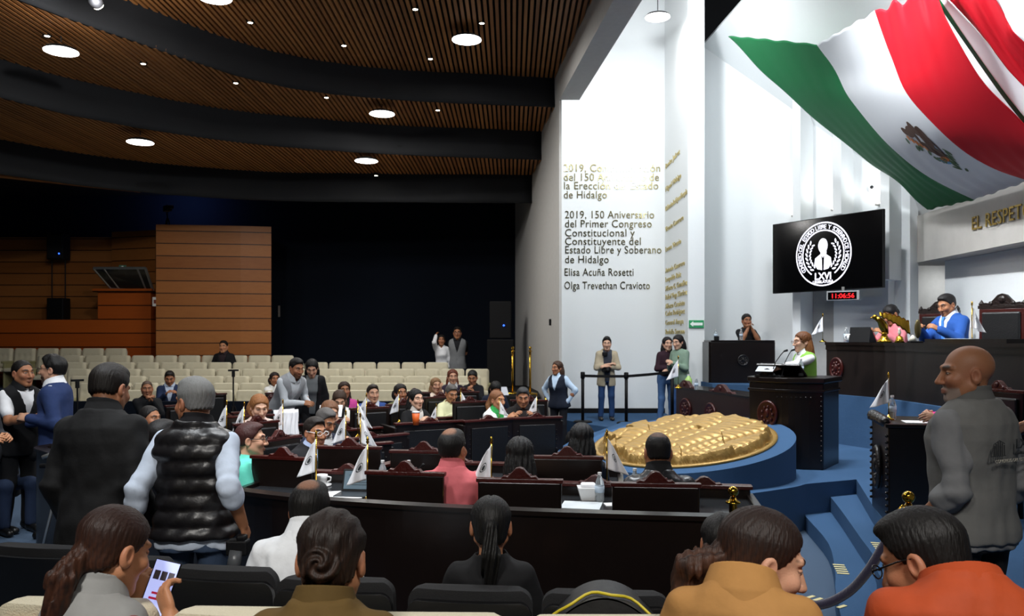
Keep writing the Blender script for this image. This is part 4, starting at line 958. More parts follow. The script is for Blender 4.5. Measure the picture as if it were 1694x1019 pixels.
# front right desk with flag
rd_ = thing('side_desk', 'black carved desk at the stage edge beside the bald man in grey vest', 'desk', (0, 0, 0))
c0, c1_, c2_, c3_ = (3.13, 7.1), (2.96, 6.42), (3.48, 6.29), (3.64, 6.96)
MB().prism([c0, c1_, c2_, c3_], STAGE, 1.22).build('body', M_wood, rd_, bevel=0.012)
MB().prism([(c0[0]-.03, c0[1]+.02), (c1_[0]-.03, c1_[1]-.02), (c2_[0]+.02, c2_[1]-.02), (c3_[0]+.02, c3_[1]+.02)], 1.22, 1.25).build('desk_top', M_wood, rd_, bevel=0.006)
oval(rd_, (3.03, 6.75, 0.86), (-0.97, 0.24, 0), 0.12, 0.18, mat('carved_black_wood', '#1d1a1b', 0.25, bump=0.3, scale=60))
m = MB()
m.tube([(3.13-0.006*k, 7.1-0.022*k, 1.262) for k in range(31)], [0.022+0.026*abs(math.sin(k*0.52)) for k in range(31)], 10)
m.build('crest', mat('carved_black_wood'), rd_, smooth=True)
studs(rd_, [(2.955, 6.44, 0.55+0.05*i) for i in range(13)]+[(3.115, 7.08, 0.55+0.05*i) for i in range(13)], 0.013)
# presidium chairs
def throne(x, y, z, rz, label):
    t = thing('high_back_chair', label, 'chair', (x, y, z), rz, 'presidium chairs')
    MB().box((0, 0.26, 0.80), (0.56, 0.06, 0.72)).build('back_frame', M_red, t, bevel=0.015)
    MB().box((0, 0.22, 0.80), (0.46, 0.05, 0.62)).build('back_cushion', M_leather, t, bevel=0.02)
    m = crest(MB().box((0, 0.26, 1.175), (0.58, 0.07, 0.04)), 0, 0.26, 1.19, 0.50, 0.15, 0.05)
    for s in (-1, 1): m.lathe([(0.03, 0), (0.035, 0.03), (0.015, 0.06), (0.002, 0.08)], 10, (s*0.26, 0.26, 1.19))
    m.build('crest', mat('dark_carved_wood', '#1c110e', 0.3, bump=0.3, scale=50), t, bevel=0.004)
    MB().box((0, 0, 0.46), (0.56, 0.52, 0.09)).build('seat', M_leather, t, bevel=0.025)
    for s in (-1, 1):
        MB().tube([(s*0.29, 0.24, 0.7), (s*0.30, -0.1, 0.69), (s*0.29, -0.24, 0.66), (s*0.28, -0.22, 0.45)], 0.028, 8).build('armrest', M_red, t, smooth=True)
        for y in (-0.22, 0.24): MB().tube([(s*0.25, y, 0), (s*0.25, y, 0.44)], [0.025, 0.03], 8).build('leg', M_wood, t, smooth=True)
    return t
PX = 5.95
throne(X(1640, 10.0), 10.0, PODIUM, -PI/2+0.55, 'tall carved black leather chair, empty, beside the man in blue suit')
throne(X(1541, 12.0), 12.0, PODIUM, -PI/2+0.7, 'carved black leather chair between the pink blouse and the blue suit')
# gilded relief on the blue drum
dc = Vector((1.90, 8.95, STAGE)); dr = struct(MB().prism([(dc.x+1.15*math.cos(2*PI*i/64), dc.y+1.15*math.sin(2*PI*i/64)) for i in range(64)], STAGE, 0.86).build('stage_drum_floor', M_carpet))
for v in dr.data.vertices:
    if v.co.z > 0.6: v.co.z = 0.79+0.12*(v.co.y-8.95)+0.12*(v.co.x-1.90)
gr_ = thing('gilded_relief', 'big gold carved eagle relief lying on the blue drum', 'relief', (dc.x-0.02, dc.y, 0.79), 0)
gr_.rotation_euler = (math.atan(0.12), -math.atan(0.12), 0.0)
m = MB(); m.lathe([(0.99, 0.0), (0.99, 0.02), (0.955, 0.028), (0.94, 0.012)], 64); m.build('rim', M_gold, gr_, smooth=True)
def relief(u, v):
    r = u*0.96; a = v*2*PI; x, y = r*math.cos(a), r*math.sin(a)
    lob = max(0.0, math.cos(a-2.6))
    edge = 0.91-0.24*lob*(0.5+0.5*math.sin(a*11))+0.02*math.sin(a*23)
    k = max(0, min(1, (edge-r)/0.035))
    p = y*0.80-x*0.55+0.22*x*x                       # across the feathers
    q = x*0.80+y*0.55                                # along the feathers
    n = math.floor(q*1.7+0.3*math.sin(p*6)); f_ = (q*1.7+0.3*math.sin(p*6))-n
    vane = abs(math.sin(p*12+n*1.1+0.35*math.sin(q*5)))
    body = math.exp(-((p+0.30)**2/0.03+(q+0.1)**2/0.30)); head = math.exp(-((x+0.5)**2+(y-0.35)**2)/0.03)
    h = 0.055+0.034*vane**0.4+0.026*f_**2.5+0.030*body+0.05*head-0.04*math.exp(-((p-0.05)/0.035)**2)*(q < 0.3)-0.03*math.exp(-((p+0.55)/0.03)**2)+0.004*math.sin(q*70+p*20)
    return (x, y, 0.012+k**0.6*h)
m.__init__(); m.grid(relief, 90, 420); m.build('eagle_carving', M_gold, gr_, smooth=False)

# ---------------------------------------------------------------- television, clock, camera
tl, tr_ = Vector((X(1278, 14.2), 14.2, 0)), Vector((X(1461, 12.46), 12.46, 0)); td = tr_-tl; TWd = td.length; ta = math.atan2(td.y, td.x)
tv = thing('television', 'large flat television showing a round white seal on the stage wall', 'television', (tl.x, tl.y, 2.70), ta)
TH = 1.205
MB().bx(0, TWd, 0, 0.06, 0, TH).build('casing', M_black, tv, bevel=0.008)
MB().bx(0.012, TWd-0.012, -0.004, 0.0, 0.014, TH-0.012).build('screen', mat('screen_black', '#050506', 0.12), tv); tvs = tv.children[-1]
MB().bx(TWd*0.3, TWd*0.7, 0.06, 0.6, 0.4, 0.8).build('wall_bracket', M_black, tv)
M_glow = mat('screen_white', '#e8e6f4', 0.5, emit=1.3)
cx_, cz_, R_ = TWd*0.49, TH*0.50, TH*0.435
def ring(m, r0, r1, n=64, a0=0, a1=2*PI, y=-0.006):
    vs = []; 
    for i in range(n+1):
        a = a0+(a1-a0)*i/n
        for r in (r0, r1): vs += [(cx_+r*math.sin(a), y, cz_+r*math.cos(a))]
    return m.add(vs, [(2*i, 2*i+1, 2*i+3, 2*i+2) for i in range(n)])
m = MB(); ring(m, R_*0.96, R_); ring(m, R_*0.72, R_*0.76, 64, -2.55, 2.55)
# plain bust with laurel branches
def disc(m, x, z, rx, rz, rotn=0, n=18, y=-0.0065):
    c, s = math.cos(rotn), math.sin(rotn); o = [(cx_+(x+rx*math.cos(t)*c-rz*math.sin(t)*s)*R_, y, cz_+(z+rx*math.cos(t)*s+rz*math.sin(t)*c)*R_) for t in (2*PI*i/n for i in range(n))]
    return m.add(o, [tuple(range(n))])
disc(m, 0, 0.26, 0.17, 0.23); disc(m, 0.02, 0.05, 0.11, 0.12)
def poly(m, pts): return m.add([(cx_+x*R_, -0.0065, cz_+z*R_) for x, z in pts], [tuple(range(len(pts)))])
poly(m, [(-0.06, 0.02), (-0.28, -0.12), (-0.31, -0.30), (-0.20, -0.46), (-0.03, -0.50), (-0.04, -0.2)][::-1]); poly(m, [(0.06, 0.02), (0.28, -0.12), (0.31, -0.30), (0.20, -0.46), (0.03, -0.50), (0.04, -0.2)])
poly(m, [(-0.03, -0.06), (0, -0.12), (0.03, -0.06)])
for sd_ in (-1, 1):
    for k in range(8):
        a = -0.85+k*0.225
        for rr_, tl_, sc_ in ((0.60, 0.55, 1.0), (0.47, -0.55, 0.85)):
            disc(m, sd_*rr_*math.cos(a), -0.02+rr_*math.sin(a), 0.075*sc_, 0.028*sc_, (PI/2+a-tl_) if sd_ > 0 else (PI/2-a+tl_), 10)
m.build('seal_emblem', M_glow, tvs)
def arc_text(txt, r, size, a0, a1, parent, name, mtl):
    for i, ch in enumerate(txt):
        if ch == ' ': continue
        a = a0+(a1-a0)*i/(len(txt)-1)
        o = text_mesh(name, ch, size, mtl, parent, (cx_+r*math.sin(a), -0.006, cz_+r*math.cos(a)), (PI/2, a, 0), ext=0.001, align='CENTER', bold=0.002)
seal = []; wi = 0
for i, ch in enumerate('CONGRESO DEL ESTADO LIBRE Y SOBERANO DE HIDALGO'):
    if ch == ' ': wi += 1; continue
    a = -2.18+4.36*i/46; o = text_mesh('seal_text', ch, R_*0.19, M_glow, tv, (0, 0, 0), (0, 0, 0), ext=0.001, align='CENTER', bold=0.0)
    Mx = Matrix.Translation((cx_+R_*0.79*math.sin(a), -0.006, cz_+R_*0.79*math.cos(a))) @ Matrix.Rotation(a, 4, 'Y') @ Matrix.Rotation(PI/2, 4, 'X')
    o.rotation_euler = (0, 0, 0); o.data.transform(Mx); seal.append((wi, o))
def join(objs):
    """merge letter meshes into one lettering mesh"""
    m = MB()
    for o in objs: m.add([tuple(v.co) for v in o.data.vertices], [tuple(p.vertices) for p in o.data.polygons])
    mt = objs[0].data.materials[0]; nm = objs[0].name.split('.')[0]; pr = objs[0].parent
    for o in objs: bpy.data.objects.remove(o)
    return m.build(nm, mt, pr)
for k in range(wi+1): join([o for j, o in seal if j == k])
text_mesh('seal_text', 'LXVI', R_*0.30, M_glow, tv, (cx_, -0.006, cz_-R_*0.79), (PI/2, 0, 0), ext=0.001, align='CENTER', bold=0.004)
text_mesh('seal_text', 'LEGISLATURA', R_*0.12, M_glow, tv, (cx_, -0.006, cz_-R_*0.905), (PI/2, 0, 0), ext=0.001, align='CENTER', bold=0.002)
ck = thing('digital_clock', 'small grey digital clock with red digits hanging under the television', 'clock', (W(1394, 489, 12.9).x, 12.9, W(1394, 489, 12.9).z), ta+0.35)
MB().bx(-0.25, 0.25, 0, 0.07, -0.075, 0.075).build('casing', mat('grey_plastic', '#9a9c9e', 0.5), ck, bevel=0.01)
MB().bx(-0.225, 0.21, -0.006, 0, -0.058, 0.058).build('display', mat('screen_black'), ck)
text_mesh('digits', '11:06:56', 0.105, mat('red_digits', '#e01018', 0.5, emit=2.0), ck, (0, -0.008, -0.038), (PI/2, 0, 0), ext=0.001, align='CENTER', bold=0.001)
MB().bx(-0.02, 0.02, 0.02, 0.05, 0.07, 0.14).build('hanger', M_alu, ck)
tt = tpx(1440, 0.08); p = wp(tt, 0.02); sc = thing('security_camera', 'white dome security camera on the stage wall', 'camera', (p[0], p[1], Zp(312, p[1])))
MB().ball((-0.02, -0.06, 0), 0.09, 14).build('housing', M_white, sc, smooth=True); MB().ball((-0.06, -0.125, 0.0), 0.032, 10).build('lens', M_black, sc, smooth=True)

# ---------------------------------------------------------------- hanging tricolour
def pl(*k):
    P = [W(a, b, Y) for a, b, Y in k]; return [Vector(v) for v in curve_pts(P, 40)]
G0 = pl((1205, 60, 14.0), (1262, 118, 13.6), (1335, 185, 13.1), (1425, 258, 12.7), (1490, 305, 12.7), (1535, 348, 12.8))
G1 = pl((1352, 73, 11.6), (1378, 108, 11.5), (1402, 152, 11.4), (1460, 220, 11.3), (1527, 280, 11.4), (1612, 329, 11.5))
G2 = pl((1448, 19, 9.9), (1470, 85, 9.9), (1495, 140, 9.9), (1560, 210, 9.9), (1640, 268, 10.0), (1702, 298, 10.2))
G3 = pl((1545, -18, 8.9), (1572, 45, 8.8), (1620, 125, 8.8), (1680, 190, 8.8), (1740, 250, 8.8), (1800, 290, 8.9))
def lerpc(u):
    t = u*3; i = min(2, int(t)); f = t-i; a, b = (G0, G1, G2, G3)[i], (G0, G1, G2, G3)[i+1]
    return a, b, f
def flag_pt(u, v):
    a, b, f = lerpc(u); k = v*40; j = min(39, int(k)); g = k-j
    p = a[j].lerp(a[j+1], g).lerp(b[j].lerp(b[j+1], g), f)
    # billow and gathered folds near the top edge and along the hems
    sag = -0.16*math.sin(PI*u)*math.sin(PI*v)
    fold = 0.05*math.sin(u*58+v*5)*math.exp(-v*4.0)*min(1, max(0.06, (u-0.55)*4))+0.025*math.sin(u*44-v*9)*math.exp(-(1-v)*4)*0.35+0.010*math.sin(u*90+v*20)+0.02*math.sin(v*26+u*10)*math.exp(-u*5)
    return p+Vector((-0.5*(sag+fold), -0.8*(fold), sag+0.6*fold))
def flagmat(k, c): return mat(k, c, 0.6, bump=0.1, scale=6, spec=0.15)
fl_ = thing('national_flag', 'huge green white red flag draped from the stage roof to the beam', 'flag', (0, 0, 0))
NU, NV = 121, 70; m = MB(); m.grid(lambda u, v: flag_pt(u, v), NU, NV)
for k, f in enumerate(m.f):
    i = (k//(NV-1))/(NU-1); m.m[k] = 0 if i < 1/3-1e-6 else (1 if i < 2/3-1e-6 else 2)
m.build('cloth', [flagmat('flag_green', '#126a3c'), flagmat('flag_white', '#dfe2e6'), flagmat('flag_red', '#b81826')], fl_, smooth=True, solid=0.008)
uc, vc = 0.525, 0.645
def flag_patch(name, shapes, m_):
    m = MB()
    for (u, v, ru, rv, a) in shapes:
        u, v, ru, rv = uc+(u-uc)*1.18, vc+(v-vc)*1.18, ru*1.22, rv*1.22; n = 16; o = []
        for i in range(n):
            t = 2*PI*i/n; du, dv = ru*math.cos(t), rv*math.sin(t); c, s = math.cos(a), math.sin(a)
            o.append(flag_pt(u+(du*c-dv*s), v+(du*s+dv*c)*1.35)+Vector((-0.012, -0.022, -0.012)))
        cen = sum(o, Vector())/n; m.add(o+[cen], [(i, (i+1) % n, n) for i in range(n)])
    return m.build(name, m_, fl_)

flag_patch('emblem_eagle', [(uc+0.010, vc-0.055, 0.016, 0.050, 0.35), (uc+0.028, vc-0.02, 0.013, 0.060, 0.2), (uc-0.005, vc-0.08, 0.012, 0.022, 0.9), (uc-0.022, vc-0.086, 0.009, 0.012, 0.2), (uc+0.012, vc-0.0, 0.015, 0.030, -0.4), (uc+0.035, vc-0.055, 0.010, 0.035, 0.3), (uc+0.02, vc-0.09, 0.011, 0.018, 0.1)], mat('emblem_brown', '#4a2c1a', 0.6))
LG = mat('emblem_green', '#3c5a34', 0.6)
for k in range(8): flag_patch('emblem_leaf', [(uc-0.055+0.012*k, vc-0.045+0.021*k+0.012*math.sin(k*2), 0.0045, 0.012, 0.6+0.3*math.sin(k*3))], LG)
for k in range(7): flag_patch('emblem_leaf', [(uc+0.055-0.008*k, vc+0.015+0.014*k, 0.0045, 0.012, -0.5+0.5*(k % 2))], LG)
for k in range(3): flag_patch('emblem_cactus', [(uc-0.02+0.012*k, vc+0.045, 0.008, 0.010, k)], LG)
flag_patch('emblem_serpent', [(uc-0.035+0.006*k, vc-0.06+0.013*k, 0.004, 0.009, 0.4) for k in range(5)]+[(uc+0.012, vc+0.045, 0.012, 0.009, 0.2)], mat('emblem_orange', '#c4702c', 0.6))
flag_patch('emblem_water', [(uc+0.002, vc+0.062, 0.013, 0.006, 0.5), (uc-0.01, vc+0.05, 0.008, 0.005, 0.3)], mat('emblem_blue', '#5f97bf', 0.6))
# second flag behind it
H0 = pl((1541, -10, 9.2), (1600, 75, 9.1), (1660, 160, 9.0), (1720, 235, 8.9)); H1 = pl((1548, -14, 9.1), (1606, 74, 9.0), (1668, 160, 8.9), (1730, 235, 8.8))
H2 = pl((1556, -14, 9.0), (1625, 60, 8.9), (1680, 125, 8.8), (1760, 210, 8.6)); H3 = pl((1640, -14, 8.6), (1668, 38, 8.5), (1690, 62, 8.4), (1790, 150, 8.2)); H4 = pl((1760, -30, 8.2), (1790, 20, 8.1), (1830, 50, 8.0), (1900, 100, 7.8))
f2 = thing('national_flag', 'second draped flag, mostly red, cut by the frame edge', 'flag', (0, 0, 0)); m = MB()
for q, (a, b) in enumerate(((H0, H1), (H1, H2), (H2, H3), (H3, H4))):
    m.cur = (0, 1, 2, 1)[q]; m.grid(lambda u, v: a[int(v*40)].lerp(b[int(v*40)], u)+Vector((0.02, 0.03, 0.03))*math.sin(u*12+v*7)*(q > 1), 14, 41)
m.build('cloth', [MATS['flag_green'], MATS['flag_white'], MATS['flag_red']], f2, smooth=True, solid=0.008)

# ---------------------------------------------------------------- small things
M_flagw = mat('white_satin', '#f4f4f8', 0.5, bump=0.05, scale=20)
def make_flag():
    t = thing('desk_flag', '', 'flag')
    MB().lathe([(0.045, 0), (0.045, 0.012), (0.02, 0.022), (0.008, 0.05)], 16).build('base', M_brass, t, smooth=True)
    MB().tube([(0, 0, 0.02), (0, 0, 0.40)], 0.0045, 6).build('pole', M_brass, t, smooth=True)
    MB().lathe([(0.004, 0), (0.011, 0.012), (0.006, 0.022), (0.010, 0.03), (0.001, 0.052)], 10, (0, 0, 0.40)).build('finial', M_brass, t, smooth=True)
    def fp(u, v):
        x = u*(0.03+0.115*v**0.8); z = 0.395-v*0.235-u*(0.05+0.02*math.sin(v*3)); return (x, 0.018*math.sin(u*9+v*2)*(0.3+v)+0.004, z)
    m = MB(); m.grid(fp, 18, 18); cl_ = m.build('cloth', M_flagw, t, smooth=True, solid=0.002)
    e = MB()
    def fe(u, v, k): p = fp(u, v); return (p[0], p[1]+k, p[2])
    for k in (-0.004, 0.004):
        c = [(0.5+0.17*math.cos(a), 0.52+0.13*math.sin(a)) for a in (2*PI*i/18 for i in range(18))]; d_ = [(0.5+0.14*math.cos(a), 0.52+0.105*math.sin(a)) for a in (2*PI*i/18 for i in range(18))]
        e.add([fe(*p_, k) for p_ in c]+[fe(*p_, k) for p_ in d_], [(i, (i+1) % 18, 18+(i+1) % 18, 18+i) for i in range(18)])
        g = [(0.5+0.08*math.cos(a), 0.53+0.075*math.sin(a)) for a in (2*PI*i/12 for i in range(12))]; e.add([fe(*p_, k) for p_ in g], [tuple(range(12))])
    e.build('emblem', mat('emblem_ink', '#3a3d40', 0.6), cl_)
    return t
flag0 = make_flag(); fused = [0]
def dflag(px, py_top, ztop, sgn, label, scale=1.0, Y=None, grp='white desk flags'):
    """finial at pixel, base resting at ztop (surface height); depth follows"""
    if Y is None: Y = (ztop+0.45*scale-CAMZ)*F/(HY-py_top)
    else: scale = max(0.45, (Zp(py_top, Y)-ztop)/0.45)
    loc = (X(px, Y), Y, ztop); rz = (0.25 if sgn > 0 else PI-0.25)
    if fused[0] == 0: fused[0] = 1; o = flag0; o.location = loc; o.rotation_euler.z = rz; o['label'] = label; o['group'] = grp
    else: o = dup(flag0, loc, rz, label, grp)
    o.scale = (scale*1.15, scale, scale); return o
DT = 0.81
for px, py, zt, sg, lab, *yy in ((523, 713, DT, -1, 'beside the coffee cup'), (608, 722, DT, -1, 'behind the tilted tablet'), (813, 722, DT, -1, 'before the woman in animal print'), (1004, 710, DT, 1, 'by the bottle and napkin box'), (596, 682, 0.78, 1, 'on the desk of the glasses man, foremost'), (592, 660, 0.78, 1, 'in the middle of the inner ring, beside papers'),
        (572, 678, 0.78, -1, 'on the desk of the woman in sleeveless black'), (404, 664, 0.78, -1, 'beside the red-haired woman'), (375, 662, 0.78, -1, 'beyond the quilted vest shoulder'), (468, 660, 0.78, -1, 'before the man in grey sweater'),
        (606, 650, 0.78, -1, 'on the desk of the man with red tie'), (660, 645, 0.78, -1, 'on the desk of the woman in olive'), (722, 668, 0.80, -1, 'beside the woman in black blazer with orange cup', 10.45), (762, 641, 0.78, 1, 'beside the woman in pale yellow sweater'), (826, 657, 0.81, 1, 'beside the woman in white blazer', 10.75), (888, 650, 0.81, -1, 'beside the man in dark jacket at curved desk', 10.9)):
    dflag(px, py, zt, sg, 'little white flag '+lab, Y=yy[0] if yy else None)
dflag(1470, 616, 1.25, -1, 'little white flag on the stage edge desk beside the bald man', Y=6.72)
dflag(1361, 518, 1.87, -1, 'little white flag on the far end of the presidium desk', Y=11.55)
dflag(1608, 498, 1.87, 1, 'little white flag between the blue suit and the tall chair', Y=9.6)
dflag(1122, 588, 1.09, -1, 'little white flag on the low red desk by the two women', Y=13.6)
M_clear = mat('clear_plastic', '#dfe6ea', 0.08, trans=0.75)
def bottle(x, y, z, label, s=1.0):
    t = thing('water_bottle', label, 'bottle', (x, y, z), 0, 'plastic water bottles')
    MB().lathe([(0.028, 0), (0.031, 0.01), (0.030, 0.05), (0.032, 0.06), (0.031, 0.12), (0.024, 0.15), (0.012, 0.175), (0.012, 0.185)], 16).build('body', M_clear, t, smooth=True)
    MB().lathe([(0.014, 0.183), (0.014, 0.20)], 14).build('cap', M_rim, t)
    MB().lathe([(0.0325, 0.065), (0.0325, 0.11)], 16).build('label_band', mat('band_blue_white', '#b9c9da', 0.5), t, smooth=True)
    t.scale = (s, s, s)
for px, Y, z, lab in ((676, 6.1, DT, 'beside the salmon polo shoulder'), (633, 6.1, DT, 'by the flag behind the tablet'), (1050, 5.72, DT, 'before the man in leather jacket'), (992, 5.55, DT, 'lying near the napkin box'), (1476, 6.75, 1.25, 'beside the flag on the stage edge desk'), (1184, 14.7, 1.89, 'on the square podium desk, at its end'), (1226, 14.55, 1.89, 'before the woman resting her chin'), (1400, 10.9, 1.87, 'on the presidium desk by the white cup'), (1325, 9.35, 1.49, 'on the lectern before the speaker'), (1152, 13.2, 1.09, 'on the low red desk'), (597, 7.7, 0.78, 'on the inner ring beside small flag'), (650, 11.6, 0.78, 'before the man with red tie')):
    bottle(X(px, Y), Y, z, 'clear plastic water bottle '+lab)
def sheet(px, Y, z, w, d, rz, label, c='#eceef0'):
    o = MB().box((0, 0, 0), (w, d, 0.004)).build('paper_sheet', mat('paper_'+c, c, 0.7), loc=(X(px, Y), Y, z+0.003)); o.rotation_euler.z = rz; tag(o, label, 'paper', 'papers'); return o
sheet(545, 5.75, DT, 0.42, 0.30, 0.3, 'large white papers beside the tilted tablet'); sheet(962, 5.42, DT, 0.26, 0.24, -0.2, 'white paper before the napkin box', '#cfd6da'); sheet(1020, 5.45, DT, 0.16, 0.1, 0.1, 'small white notes beside the flag base')
o = sheet(547, 10.9, 0.95, 0.3, 0.22, 0.1, 'white sheets held by the seated woman in white jacket'); o.rotation_euler.x = 0.7
sheet(1268, 9.36, 1.585, 0.20, 0.20, -0.62, 'white speech notes on the lectern slope', '#a9adb2').rotation_euler.x = 0.45
o = sheet(827, 15.0, 0.95, 0.3, 0.2, 0.3, 'open folder held by the woman in black sweater', '#b9bcc4'); o.rotation_euler.x = 0.8
sheet(1540, 6.5, 1.25, 0.4, 0.2, -0.25, 'white paper on the stage edge desk'); sheet(1590, 9.7, 1.915, 0.4, 0.3, 0.9, 'white document the man in blue suit signs')
tb = thing('tablet', 'tilted dark tablet on the first ring desk', 'tablet', (X(592, 5.85), 5.85, DT), -0.12)
M = Matrix.Translation((0, 0, 0.0)) @ Matrix.Rotation(-0.35, 4, 'X')
MB().bx(-0.125, 0.125, 0, 0.014, 0.01, 0.175).xform(M).build('casing', M_black, tb, bevel=0.005); MB().bx(-0.11, 0.11, -0.003, 0, 0.03, 0.16).xform(M).build('screen', mat('tablet_screen', '#5a6a74', 0.2, emit=0.15), tb)
m = MB()
for k in range(5): m.bx(-0.075+0.02*(k % 2), 0.075-0.015*(k % 3), -0.005, -0.0035, 0.06+0.017*k, 0.064+0.017*k)
m.xform(M).build('screen_rows', mat('tablet_rows', '#36424a', 0.4), tb); MB().bx(-0.13, 0.13, -0.16, 0.02, 0.0, 0.012).build('keyboard_cover', mat('cover_grey', '#2e3338', 0.3), tb, bevel=0.003)
t = thing('coffee_cup', 'white coffee cup on saucer beside the flag', 'cup', (X(532, 6.15), 6.15, DT)); MB().lathe([(0.07, 0), (0.075, 0.012), (0.04, 0.008)], 20).build('saucer', M_rim, t, smooth=True); MB().lathe([(0.03, 0.01), (0.042, 0.05), (0.046, 0.085), (0.042, 0.085), (0.036, 0.03)], 20).build('bowl', M_rim, t, smooth=True); MB().tube([(0.044, 0, 0.07), (0.07, 0, 0.065), (0.068, 0, 0.04), (0.04, 0, 0.03)], 0.006, 8).build('handle', M_rim, t, smooth=True)
t = thing('coffee_cup', 'white cup on the presidium desk beside the black tablet', 'cup', (X(1408, 10.7), 10.7, 1.87)); MB().lathe([(0.05, 0), (0.06, 0.11), (0.055, 0.11), (0.045, 0.02)], 20).build('bowl', M_rim, t, smooth=True); MB().tube([(-0.056, 0, 0.09), (-0.085, 0, 0.08), (-0.08, 0, 0.04), (-0.05, 0, 0.03)], 0.007, 8).build('handle', M_rim, t, smooth=True)
t = thing('paper_cup', 'orange paper cup on the desk of the woman in black blazer', 'cup', (X(688, 10.0), 10.0, 0.86)); MB().lathe([(0.036, 0), (0.048, 0.15), (0.044, 0.15)], 20).build('bowl', mat('orange_card', '#d9601e', 0.5), t, smooth=True); MB().lathe([(0.05, 0.15), (0.05, 0.165), (0.03, 0.17)], 20).build('lid', M_rim, t, smooth=True)
t = thing('napkin_box', 'white tissue box on the first ring desk by the bottle', 'box', (X(973, 5.62), 5.62, DT)); MB().add([(-.05, -.05, 0), (.05, -.05, 0), (.05, .05, 0), (-.05, .05, 0), (-.075, -.07, .09), (.075, -.07, .09), (.075, .07, .09), (-.075, .07, .09)], [(0, 3, 2, 1), (4, 5, 6, 7), (0, 1, 5, 4), (1, 2, 6, 5), (2, 3, 7, 6), (3, 0, 4, 7)]).build('carton', M_rim, t, bevel=0.004); MB().box((0, 0, 0.10), (0.10, 0.09, 0.03)).build('tissue', M_flagw, t, bevel=0.012)
t = thing('desk_microphone', 'slim black gooseneck microphone beside the bottle by the salmon polo', 'microphone', (X(690, 6.05), 6.05, DT)); MB().box((0, 0, 0.012), (0.07, 0.09, 0.024)).build('base', M_black, t, bevel=0.005); MB().tube([(0, 0, 0.02), (-0.02, 0.02, 0.12), (0.04, 0.0, 0.17)], 0.005, 6).build('gooseneck', M_black, t); MB().ball((0.045, 0, 0.172), 0.014, 8).build('capsule', M_black, t, smooth=True)
t = thing('tablet', 'black tablet on a stand on the presidium desk', 'tablet', (X(1427, 10.6), 10.6, 1.87), -0.9); MB().extrude([(-0.14, -0.1, 0), (-0.14, 0.10, 0), (-0.14, -0.06, 0.20)], (0.28, 0, 0)).build('casing', M_black, t, bevel=0.004)
# lectern microphones
for k, (dx, tip, lab) in enumerate(((0.02, W(1297, 581, 9.2), 'taller'), (0.12, W(1309, 580, 9.35), 'nearer'))):
    b_ = Vector((X(1293 if k else 1275, 9.3), 9.3, 1.485)); t = thing('gooseneck_microphone', 'thin black lectern microphone, the one reaching %s' % ('closer to the speaker' if k else 'from the notes'), 'microphone', b_)
    d_ = tip-b_; MB().lathe([(0.03, 0), (0.03, 0.015)], 12).build('base', M_black, t); MB().tube([(0, 0, 0), d_*0.35+Vector((0, 0, 0.06)), d_*0.75+Vector((0, 0, 0.03)), d_], 0.005, 6).build('gooseneck', M_black, t); MB().tube([d_, d_+Vector((0.04, 0, 0.012))], [0.010, 0.013], 8).build('capsule', M_black, t)
# gold eagle figure, bell and small ornaments on the presidium desk
M_fig = mat('antique_gold', '#b08a2e', 0.25, metal=1.0)
ez = thing('gold_eagle_figure', 'gold eagle statuette with spread wing on the presidium desk', 'statuette', (X(1463, 9.9), 9.9, 1.87))
MB().lathe([(0.085, 0), (0.085, 0.02), (0.05, 0.05), (0.03, 0.10), (0.045, 0.12)], 18).build('pedestal', M_fig, ez, smooth=True)
m = MB(); m.tube([(0.02, 0, 0.10), (-0.01, 0, 0.20), (-0.05, 0, 0.27), (-0.10, 0, 0.30)], [0.03, 0.055, 0.04, 0.028], 10); m.ball((-0.115, 0, 0.31), 0.033, 10); m.tube([(-0.14, 0, 0.31), (-0.175, 0, 0.29)], [0.014, 0.003], 6); m.build('eagle_body', M_fig, ez, smooth=True)
m = MB(); m.grid(lambda u, v: (-0.08+u*0.36, -0.03-0.03*v, 0.36-0.10*u*u-v*(0.05+0.12*u)+0.01*math.sin(u*40)), 22, 6); m.build('wing', M_fig, ez, smooth=True, solid=0.012)
t = thing('bell', 'small gold bell beside the eagle statuette', 'bell', (X(1488, 9.6), 9.6, 1.87)); MB().lathe([(0.06, 0), (0.045, 0.03), (0.035, 0.07), (0.012, 0.085)], 18).build('cup', M_fig, t, smooth=True); MB().lathe([(0.01, 0.085), (0.02, 0.12), (0.012, 0.15), (0.018, 0.17)], 12).build('handle', mat('pale_bone', '#d5d0bf', 0.4), t, smooth=True)
t = thing('desk_ornament', 'round dark gold desk ornament on black base before the blue suit', 'ornament', (X(1514, 9.4), 9.4, 1.87)); MB().box((0, 0, 0.01), (0.15, 0.09, 0.02)).build('base', M_black, t, bevel=0.004); MB().lathe([(0.04, 0.02), (0.03, 0.06), (0.01, 0.09)], 14, (-0.03, 0, 0)).build('mount', mat('pale_bone'), t, smooth=True); MB().ball((0.03, 0, 0.16), 0.11, 16, (0.35, 0.2, 1)).build('plaque', mat('bronze_plaque', '#5f5434', 0.35, metal=0.6), t, smooth=True)
# green carton and cloth on the low desk
t = thing('green_bottle', 'pale green bottle on the low red desk by the women', 'bottle', (X(1139, 13.8), 13.8, 1.09)); MB().lathe([(0.06, 0), (0.06, 0.14), (0.03, 0.18), (0.022, 0.2)], 16).build('body', mat('lime_plastic', '#a9d077', 0.3), t, smooth=True); MB().lathe([(0.024, 0.2), (0.024, 0.225)], 12).build('cap', M_rim, t)

